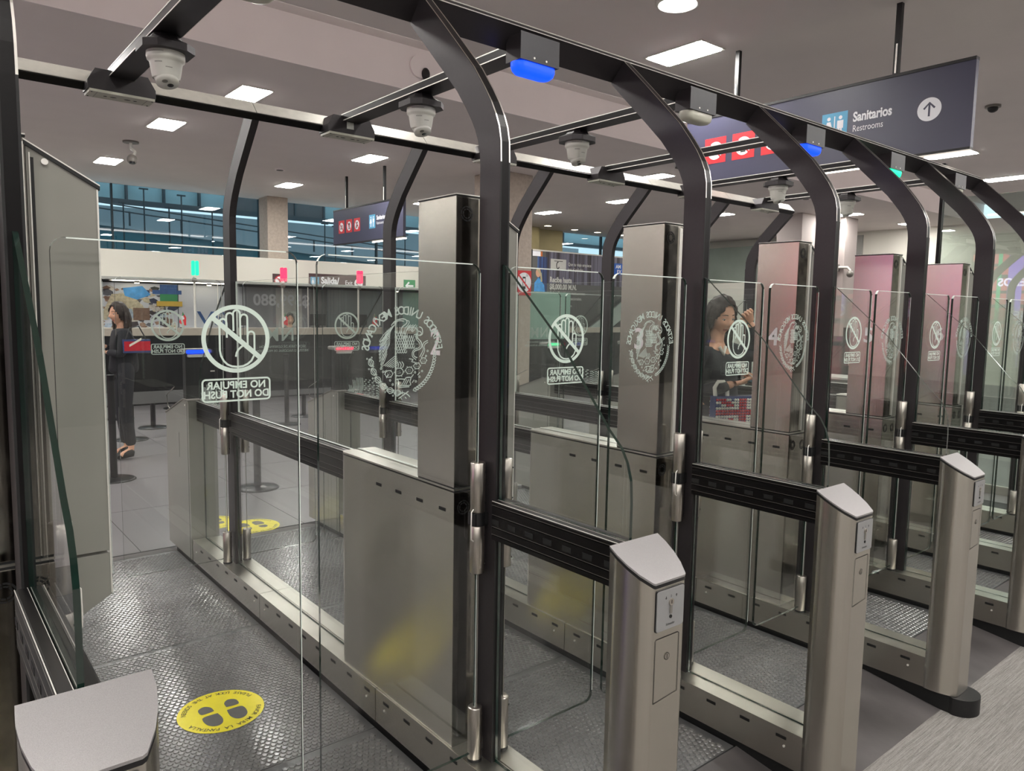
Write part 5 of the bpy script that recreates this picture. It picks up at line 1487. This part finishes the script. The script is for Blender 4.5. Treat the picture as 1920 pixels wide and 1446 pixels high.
# ================================================================== PEOPLE
def skin_mesh(name, joints, edges, radii, mt, sub=2):
    """one continuous skinned body: joints name->(x,y,z); edges pairs; radii name->(rx, ry)"""
    names = list(joints)
    me = bpy.data.meshes.new(name)
    me.from_pydata([joints[n] for n in names], [(names.index(a), names.index(b)) for a, b in edges], [])
    ob = bpy.data.objects.new(name, me); COL.objects.link(ob)
    sk = ob.modifiers.new('skin', 'SKIN'); sk.use_smooth_shade = True
    sv = me.skin_vertices[0].data
    for i, n in enumerate(names):
        sv[i].radius = radii[n] if isinstance(radii[n], tuple) else (radii[n], radii[n])
        sv[i].use_root = (i == 0)
    sb = ob.modifiers.new('sub', 'SUBSURF'); sb.levels = sub; sb.render_levels = sub
    dg = bpy.context.evaluated_depsgraph_get(); dg.update()
    out = bpy.data.meshes.new_from_object(ob.evaluated_get(dg))
    bpy.data.objects.remove(ob)
    mb_v = [tuple(v.co) for v in out.vertices]; mb_f = [tuple(p.vertices) for p in out.polygons]
    bpy.data.meshes.remove(out)
    return mb_v, mb_f
def head_into(mb, c, yaw, pitch, roll=0, s=1.0):
    """face looks along -y before rotation; c = centre of the skull"""
    Rm = Matrix.Rotation(yaw, 3, 'Z') @ Matrix.Rotation(pitch, 3, 'X') @ Matrix.Rotation(roll, 3, 'Y')
    c = Vector(c); N, Mm = 56, 44
    vs = []; info = []
    g = lambda x, m_, w_: math.exp(-((x - m_) / w_) ** 2)
    for j in range(Mm + 1):
        th = PI * j / Mm
        for i in range(N):
            ph = 2 * PI * i / N
            x = math.sin(th) * math.sin(ph); y = -math.sin(th) * math.cos(ph); z = math.cos(th)
            X, Y, Z = x * .074, y * .092, z * .118
            fr_ = max(0, -y)
            low = max(0, -z)
            X *= 1 - .30 * low ** 1.5; Y *= 1 - .10 * low
            if y > 0: Z *= 1 - .12 * low
            if fr_ > 0:
                u, v = X / .074, Z / .118
                f = fr_ ** .7
                Y -= f * .024 * g(u, 0, .15) * g(v, -.16, .15)          # nose
                Y -= f * .013 * g(u, 0, .10) * g(v, .02, .16)
                Y -= f * .006 * g(abs(u), .17, .09) * g(v, -.24, .06)   # nostrils
                Y += f * .011 * g(abs(u), .40, .17) * g(v, .10, .10)    # sockets
                Y -= f * .006 * g(abs(u), .40, .25) * g(v, .26, .07)    # brow
                Y -= f * .006 * g(abs(u), .50, .2) * g(v, -.15, .15)    # cheek
                Y -= f * .009 * g(u, 0, .24) * g(v, -.43, .05)          # upper lip
                Y -= f * .010 * g(u, 0, .20) * g(v, -.53, .05)
                Y += f * .005 * g(u, 0, .26) * g(v, -.48, .018)
                Y += f * .006 * g(u, 0, .3) * g(v, -.64, .07)
                Y -= f * .012 * g(u, 0, .3) * g(v, -.84, .14)           # chin
            vs.append(c + Rm @ (Vector((X, Y, Z)) * s)); info.append((X / .074, Z / .118, y))
    fs = [(j * N + i, (j + 1) * N + i, (j + 1) * N + (i + 1) % N, j * N + (i + 1) % N) for j in range(Mm) for i in range(N)]
    lips = []; skin = []
    for f in fs:
        u = sum(info[k][0] for k in f) / 4; v = sum(info[k][1] for k in f) / 4; y = sum(info[k][2] for k in f) / 4
        (lips if (y < -.4 and abs(u) < .25 and -.585 < v - .10 * abs(u) and v < -.395 - .10 * abs(u)) else skin).append(f)
    mb.add(vs, skin, SKIN, True); mb.add(vs, lips, LIP, True)
    P = lambda x, y, z: c + Rm @ (Vector((x, y, z)) * s)
    for sg in (-1, 1):
        mb.sphere(P(sg * .030, -.070, .011), .0125 * s, EYEW, 14, 10)
        mb.sphere(P(sg * .0305, -.0785, .008), .0055 * s, EYED, 10, 8)
        # lids, lashes and brows
        mb.tube([P(sg * (.030 + .016 * math.cos(a)), -.0815 + .007 * abs(math.cos(a)), .011 + .0085 * math.sin(a)) for a in [math.radians(10 + 20 * i) for i in range(9)]], .0034 * s, SKIN, 6)
        mb.tube([P(sg * (.030 + .015 * math.cos(a)), -.083 + .008 * abs(math.cos(a)), .009 + .0045 * math.sin(a)) for a in [math.radians(0 + 22.5 * i) for i in range(9)]], .0013 * s, EYED, 5)
        mb.tube([P(sg * (.014 + .034 * t), -.0885 + .020 * t * t, .037 - .007 * t + .006 * math.sin(t * 2.6)) for t in [i / 6 for i in range(7)]], [.0018 * s, .0026 * s, .0028 * s, .0026 * s, .0022 * s, .0016 * s, .0008 * s], HAIR, 6)
        mb.sphere(P(sg * .074, .005, -.005), .02 * s, SKIN, 10, 8, (.35, .7, 1.3))
    return P
def hand_into(mb, wrist, direction, palm_n, curl=.5, s=1.0, thumb=1, spread=.2):
    d = Vector(direction).normalized(); n = Vector(palm_n); n = (n - d * n.dot(d)).normalized(); sd = d.cross(n)
    wv = Vector(wrist)
    # palm as a tapered flattened tube, fingers as jointed chains
    vs = []; rings = [(0, .024, .017), (.02, .031, .016), (.045, .038, .015), (.07, .041, .013), (.085, .039, .011)]
    for (t, a, b) in rings:
        for k in range(14):
            an = 2 * PI * k / 14
            vs.append(wv + (d * t + sd * a * math.cos(an) + n * b * math.sin(an)) * s)
    m_ = len(rings)
    mb.add(vs, [(j * 14 + k, j * 14 + (k + 1) % 14, (j + 1) * 14 + (k + 1) % 14, (j + 1) * 14 + k) for j in range(m_ - 1) for k in range(14)] + [tuple(range(56, 70))], SKIN, True)
    for i, (off, L) in enumerate(((-.030, .060), (-.010, .074), (.011, .080), (.031, .072))):
        p = wv + (d * .075 + sd * off * -thumb * -1) * s; ang = 0; pts = [p]
        dd = (d + sd * off * spread * 8 * 1).normalized()
        for q, f in enumerate((.45, .32, .23)):
            ang += curl * (.5 + .5 * q)
            pts.append(pts[-1] + (dd * math.cos(ang) + n * math.sin(ang)) * L * f * s)
        mb.tube(pts, [.0092 * s, .0085 * s, .0078 * s, .0062 * s], SKIN, 9)
        mb.sphere(pts[-1], .0062 * s, SKIN, 8, 6)
    p = wv + (d * .022 + sd * .028 * thumb) * s
    pts = [p, p + (d * .022 + sd * .020 * thumb + n * .008) * s, p + (d * .05 + sd * .030 * thumb + n * .016) * s, p + (d * .072 + sd * .026 * thumb + n * .024) * s]
    mb.tube(pts, [.013 * s, .0115 * s, .0095 * s, .007 * s], SKIN, 9); mb.sphere(pts[-1], .007 * s, SKIN, 8, 6)
BODY_E = [('pelvis', 'waist'), ('waist', 'chest'), ('chest', 'neckb'), ('neckb', 'neck'), ('chest', 'shL'), ('shL', 'elL'), ('elL', 'wrL'), ('chest', 'shR'), ('shR', 'elR'), ('elR', 'wrR'),
          ('pelvis', 'hipL'), ('hipL', 'knL'), ('knL', 'anL'), ('anL', 'toL'), ('pelvis', 'hipR'), ('hipR', 'knR'), ('knR', 'anR'), ('anR', 'toR')]
def figure(o, label, J, head_c, yaw, pitch, hands, top=CLOTH, legs=CLOTH, hair_len=.2, long_hair=True, roll=0.0, hair_seed=1):
    t = thing('person', o, label, 'person')
    O = Vector(o)
    J = {k: O + Vector(v) for k, v in J.items()}
    rad = {'pelvis': (.125, .10), 'waist': (.10, .08), 'chest': (.112, .078), 'neckb': (.06, .055), 'neck': (.045, .045),
           'shL': .046, 'shR': .046, 'elL': .036, 'elR': .038, 'wrL': .024, 'wrR': .024, 'hipL': .08, 'hipR': .08, 'knL': .052, 'knR': .052, 'anL': .034, 'anR': .034, 'toL': .03, 'toR': .03}
    v, f = skin_mesh('body', J, BODY_E, rad, SKIN)
    b = MB(); b.add(v, f, SKIN, True)
    hc = O + Vector(head_c)
    head_into(b, hc, yaw, pitch, roll)
    b.tube([J['neckb'], J['neck'], hc + Vector((0, .012, -.06))], [.058, .048, .05], SKIN, 14)
    for (wr, d, n, curl, th) in hands: hand_into(b, J[wr], d, n, curl, .95, th)
    b.obj('body', t)
    # jacket and trousers a little outside the body
    JJ = {k: J[k] for k in ('chest', 'waist', 'pelvis', 'neckb', 'shL', 'elL', 'shR', 'elR')}
    JJ['cfL'] = J['elL'] + (J['wrL'] - J['elL']) * .93; JJ['cfR'] = J['elR'] + (J['wrR'] - J['elR']) * .93
    JJ['hem'] = J['pelvis'] + Vector((0, 0, -.07)); r2 = {'hem': (.160, .128), 'chest': (.152, .122), 'waist': (.150, .118), 'pelvis': (.162, .126), 'neckb': (.074, .068), 'shL': .064, 'shR': .064, 'elL': .05, 'elR': .05, 'cfL': .036, 'cfR': .036}
    v, f = skin_mesh('jacket', JJ, [('chest', 'waist'), ('waist', 'pelvis'), ('pelvis', 'hem'), ('chest', 'neckb'), ('chest', 'shL'), ('shL', 'elL'), ('elL', 'cfL'), ('chest', 'shR'), ('shR', 'elR'), ('elR', 'cfR')], r2, top)
    b = MB(); R = random.Random(hair_seed)
    v2 = []
    for p in v:
        q = Vector(p); nn = noise.noise_vector(q * 9) * .009; v2.append(q + nn)
    b.add(v2, f, top, True); tag(b.obj('jacket', t), 'dark jacket')
    JT = {k: J[k] for k in ('pelvis', 'waist', 'hipL', 'knL', 'hipR', 'knR')}
    JT['hmL'] = J['knL'] + (J['anL'] - J['knL']) * .92; JT['hmR'] = J['knR'] + (J['anR'] - J['knR']) * .92
    v, f = skin_mesh('trousers', JT, [('pelvis', 'waist'), ('pelvis', 'hipL'), ('hipL', 'knL'), ('knL', 'hmL'), ('pelvis', 'hipR'), ('hipR', 'knR'), ('knR', 'hmR')],
                     {'waist': (.112, .092), 'pelvis': (.134, .11), 'hipL': .094, 'hipR': .094, 'knL': .068, 'knR': .068, 'hmL': .06, 'hmR': .06}, legs)
    b = MB(); b.add(v, f, legs, True); b.obj('trousers', t)
    for sd in 'LR':
        b = MB(); a, c_ = J['an' + sd], J['to' + sd]
        b.tube([a + Vector((0, .03, -.035)), a + Vector((0, -.02, -.03)), c_ + Vector((0, .02, .0)), c_ + Vector((0, -.03, -.008))], [.036, .042, .038, .024], RUB, 12)
        b.obj('shoe', t)
    # hair shell with waves
    Rm = Matrix.Rotation(yaw, 3, 'Z') @ Matrix.Rotation(pitch, 3, 'X') @ Matrix.Rotation(roll, 3, 'Y')
    b = MB(); N, M2 = 48, 34; vs = []
    for j in range(M2 + 1):
        th = PI * .985 * j / M2
        for i in range(N):
            ph = 2 * PI * i / N
            x = math.sin(th) * math.sin(ph); y = -math.sin(th) * math.cos(ph); z = math.cos(th)
            p = Vector((x * .087, y * .103, z * .130 + .004))
            if y < 0:
                # open the face: pull the front hair back above the brow line and to the sides
                lim = .092 - .13 * abs(x) ** 1.8
                if p.z < lim and abs(x) < .80: p.y = p.y * .15 + .035; p.x *= .80; p.z *= .8
            nz = noise.noise(Vector((x * 3 + hair_seed, y * 3, z * 5))) * .010
            p += Vector((x, y, z)) * (nz + .004)
            vs.append(hc + Rm @ p)
    b.add(vs, [(j * N + i, (j + 1) * N + i, (j + 1) * N + (i + 1) % N, j * N + (i + 1) % N) for j in range(M2) for i in range(N)], HAIR, True)
    if long_hair:
        for i in range(46):
            a = math.radians(96 + 168 * i / 45)
            rx, ry = .082, .088
            x0, y0 = rx * math.sin(a), -ry * math.cos(a)
            top = hc + Rm @ Vector((x0 * .8, y0 * .8, .085)); mid = hc + Rm @ Vector((x0 * 1.06, y0 * 1.06, .0))
            L = hair_len * R.uniform(.8, 1.1)
            pts = [top, mid]
            for q in range(1, 6):
                tq = q / 5
                pts.append(mid + Vector((x0 * .16 * tq + .012 * math.sin(q * 1.5 + i * .9), y0 * .16 * tq + .010 * math.cos(q * 1.3 + i * 1.1), -L * tq)))
            b.tube(pts, [.012, .019, .019, .018, .016, .012, .004], HAIR, 7)
    else:
        b.sphere(hc + Rm @ Vector((0, .05, -.03)), .075, HAIR, 16, 12, (1.05, .8, 1.1))
    tag(b.obj('hair', t), 'dark brown wavy hair' if long_hair else 'short dark hair')
    return t, J, hc
# woman with the phone, third visible lane
J = {'pelvis': (.075, .02, .99), 'waist': (.062, .01, 1.13), 'chest': (.03, -.0, 1.30), 'neckb': (-.005, -.01, 1.445), 'neck': (-.008, -.03, 1.50),
     'shR': (-.155, -.01, 1.385), 'elR': (-.185, .015, 1.13), 'wrR': (-.045, -.20, 1.20),
     'shL': (.155, -.01, 1.385), 'elL': (.33, -.10, 1.345), 'wrL': (.265, -.085, 1.575),
     'hipR': (-.01, .02, .93), 'knR': (-.05, -.01, .52), 'anR': (-.07, .03, .10), 'toR': (-.08, -.10, .04),
     'hipL': (.16, .02, .93), 'knL': (.15, -.03, .52), 'anL': (.13, -.01, .10), 'toL': (.14, -.14, .04)}
wz = -.0255
ww = (3.485, 1.56, wz)
tw, Jw, hcw = figure(ww, 'woman in a dark jacket looking down at her phone, one hand raised to her hair', J, (-.012, -.055, 1.600), -.30, .33,
    [('wrR', (.82, -.42, .16), (.2, .1, 1), .85, 1), ('wrL', (-.75, -.1, .62), (-.3, -.9, -.5), .75, -1)], hair_len=.24, roll=-.05, hair_seed=3)
MB().tube([Jw['neckb'] + Vector((-.03, -.062, -.03)), Jw['neckb'] + Vector((-.005, -.075, -.075)), Jw['neckb'] + Vector((.03, -.062, -.03))], .012, BEADW, 8).obj('collar', tw)
MB().sphere(hcw + Vector((.077, -.012, -.035)), .006, TRIM, 8, 6).obj('earring', tw)
# phone
pc = Vector((3.555, 1.285, 1.205))
t = thing('phone', pc, 'dark teal cased phone held in the woman\'s right hand', 'phone')
ax = Vector((.90, -.32, .25)).normalized(); up = Vector((-.15, .25, .95)).normalized(); up = (up - ax * up.dot(ax)).normalized(); nn = ax.cross(up)
MB().obox(pc, ax * .078, nn * .038, up * .0055, PHONE).obj('case', t, .003)
MB().obox(pc + up * .006, ax * .073, nn * .034, up * .001, SCRN).obj('screen', t)
t = thing('stylus', pc + Vector((-.06, 0, .04)), 'thin dark pen sticking out beside the phone', 'pen')
MB().tube([pc + Vector((-.17, .01, .075)), pc + Vector((-.04, -.02, .0))], .0035, TRIM, 8).obj('barrel', t)
# beaded bag hanging on her arm
def bead_bag(c, w_, h, label, with_beads=True, yawv=0.0):
    t = thing('beaded_bag', c, label, 'bag')
    c = Vector(c); u = Vector((math.cos(yawv), math.sin(yawv), 0)); n = Vector((u.y, -u.x, 0))
    def P(a, z, d): return c + u * a + Vector((0, 0, z)) + n * d
    b = MB(); b.add([P(a, z, d) for a in (-w_ / 2, w_ / 2) for z in (-h, 0) for d in (-.035, .035)], [(0, 1, 3, 2), (4, 6, 7, 5), (0, 4, 5, 1), (2, 3, 7, 6), (0, 2, 6, 4), (1, 5, 7, 3)], BEADB)
    b.obj('body', t)
    bd = MB(); r = .0085
    nx = int(w_ / (2 * r)); nz = int(h / (2 * r))
    for side in (1, -1):
        for i in range(nx):
            for j in range(nz):
                a = -w_ / 2 + r + i * 2 * r; z = -h + r + j * 2 * r
                du = (a) / (w_ / 2); dv = (z + h / 2) / (h / 2)
                d1 = abs(du - dv) / 1.41; d2 = abs(du + dv) / 1.41
                if abs(du) < .16 or abs(dv) < .2: mt = BEADR
                elif abs(du) < .3 or abs(dv) < .36: mt = BEADW
                elif min(d1, d2) < .12: mt = BEADR
                elif min(d1, d2) < .28: mt = BEADW
                else: mt = BEADB
                bd.sphere(P(a, z, side * .038), r * .98, mt, 6, 4)
    if with_beads: o = bd.obj('beads', t); o['kind'] = 'stuff'
    return t, P
bg_, P = bead_bag((3.50, 1.36, 1.10), .36, .20, 'bag beaded in red white and blue hanging from the woman\'s forearm', True, -.45)
MB().tube([P(-.165, -.01, 0), P(-.172, .05, 0), P(-.15, .085, 0), P(-.115, .085, 0), P(-.09, .05, 0), P(-.085, -.01, 0)], .012, BEADW, 8).obj('handle', bg_)
# second woman in the queue
J2 = {'pelvis': (0, 0, .98), 'waist': (0, 0, 1.12), 'chest': (0, 0, 1.27), 'neckb': (0, 0, 1.40), 'neck': (-.01, 0, 1.45),
      'shR': (-.02, .145, 1.35), 'elR': (-.08, .19, 1.14), 'wrR': (-.17, .08, 1.22), 'shL': (-.02, -.145, 1.35), 'elL': (-.06, -.19, 1.13), 'wrL': (-.18, -.06, 1.16),
      'hipR': (0, .085, .92), 'knR': (-.02, .1, .52), 'anR': (.03, .1, .10), 'toR': (-.1, .11, .04), 'hipL': (0, -.085, .92), 'knL': (-.02, -.1, .52), 'anL': (.03, -.1, .10), 'toL': (-.1, -.11, .04)}
figure((1.42, 7.6, FZ), 'dark haired woman in black seen in profile in the queue at far left', J2, (-.03, 0, 1.555), -PI / 2 + .35, .1,
       [('wrR', (-.6, -.3, .5), (0, -.5, .8), .9, 1), ('wrL', (-.8, .2, 0), (0, .2, 1), .8, -1)], hair_len=.36, hair_seed=8)
b2, P = bead_bag((1.5, 7.38, 1.22), .26, .14, 'red union jack patterned bag hanging beside the woman in the queue', False, .1)
MB().obox(P(0, -.07, .037), Vector((.13, .013, 0)), Vector((0, .001, 0)), Vector((0, 0, .05)), BEADR).obj('red_stripe', b2)
MB().obox(P(-.02, -.03, .0375), Vector((.06, .006, .035)), Vector((0, .001, 0)), Vector((0, 0, .012)), BEADW).obj('white_stripe', b2)
MB().tube([P(-.1, 0, 0), P(-.06, .12, 0), P(.03, .14, 0), P(.1, 0, 0)], .007, RUB, 6).obj('handle', b2)
# officers behind the counter
def Js(m=1):
    return {'pelvis': (0, 0, .62), 'waist': (0, 0, .78), 'chest': (0, 0, .95), 'neckb': (0, 0, 1.09), 'neck': (0, -.01, 1.14), 'shR': (-.16, 0, 1.04), 'elR': (-.2, -.06, .82), 'wrR': (-.1, -.22, .86 if m else 1.0),
            'shL': (.16, 0, 1.04), 'elL': (.2, -.06, .82), 'wrL': (.1, -.22, .86), 'hipR': (-.09, 0, .58), 'knR': (-.1, -.38, .55), 'anR': (-.1, -.36, .12), 'toR': (-.1, -.46, .05),
            'hipL': (.09, 0, .58), 'knL': (.1, -.38, .55), 'anL': (.1, -.36, .12), 'toL': (.1, -.46, .05)}
for (x, y, z, lab, yaw, sd) in ((11.5, 12.95, .28, 'seated officer with short dark hair behind the counter right of the stone column', .3, 4),
                                (5.5, 12.9, .18, 'seated person behind the counter seen between the two glass leaves', -.3, 5)):
    figure((x, y, FZ + z), lab, Js(), (0, -.02, 1.24), yaw, .15, [('wrR', (.1, -1, 0), (0, 0, -1), .4, 1), ('wrL', (-.1, -1, 0), (0, 0, -1), .4, -1)], top=CLOTH2, legs=CLOTH2, long_hair=False, hair_seed=sd)
    t = thing('office_chair', (x, y + .05, FZ), 'dark office chair under the ' + lab.split(' behind')[0] + (' right of the column' if x > 9 else ' between the leaves'), 'chair')
    MB().box(x - .22, x + .22, y - .2, y + .26, FZ + z + .46, FZ + z + .52, RUB).obj('seat', t)
    MB().box(x - .2, x + .2, y + .2, y + .25, FZ + z + .55, FZ + z + 1.0, RUB).obj('backrest', t)
    MB().cyl((x, y + .03, FZ + .03), .03, z + .44, TRIM, 10).obj('column', t)
    MB().cyl((x, y + .03, FZ), .28, .03, RUB, 10).obj('base', t)
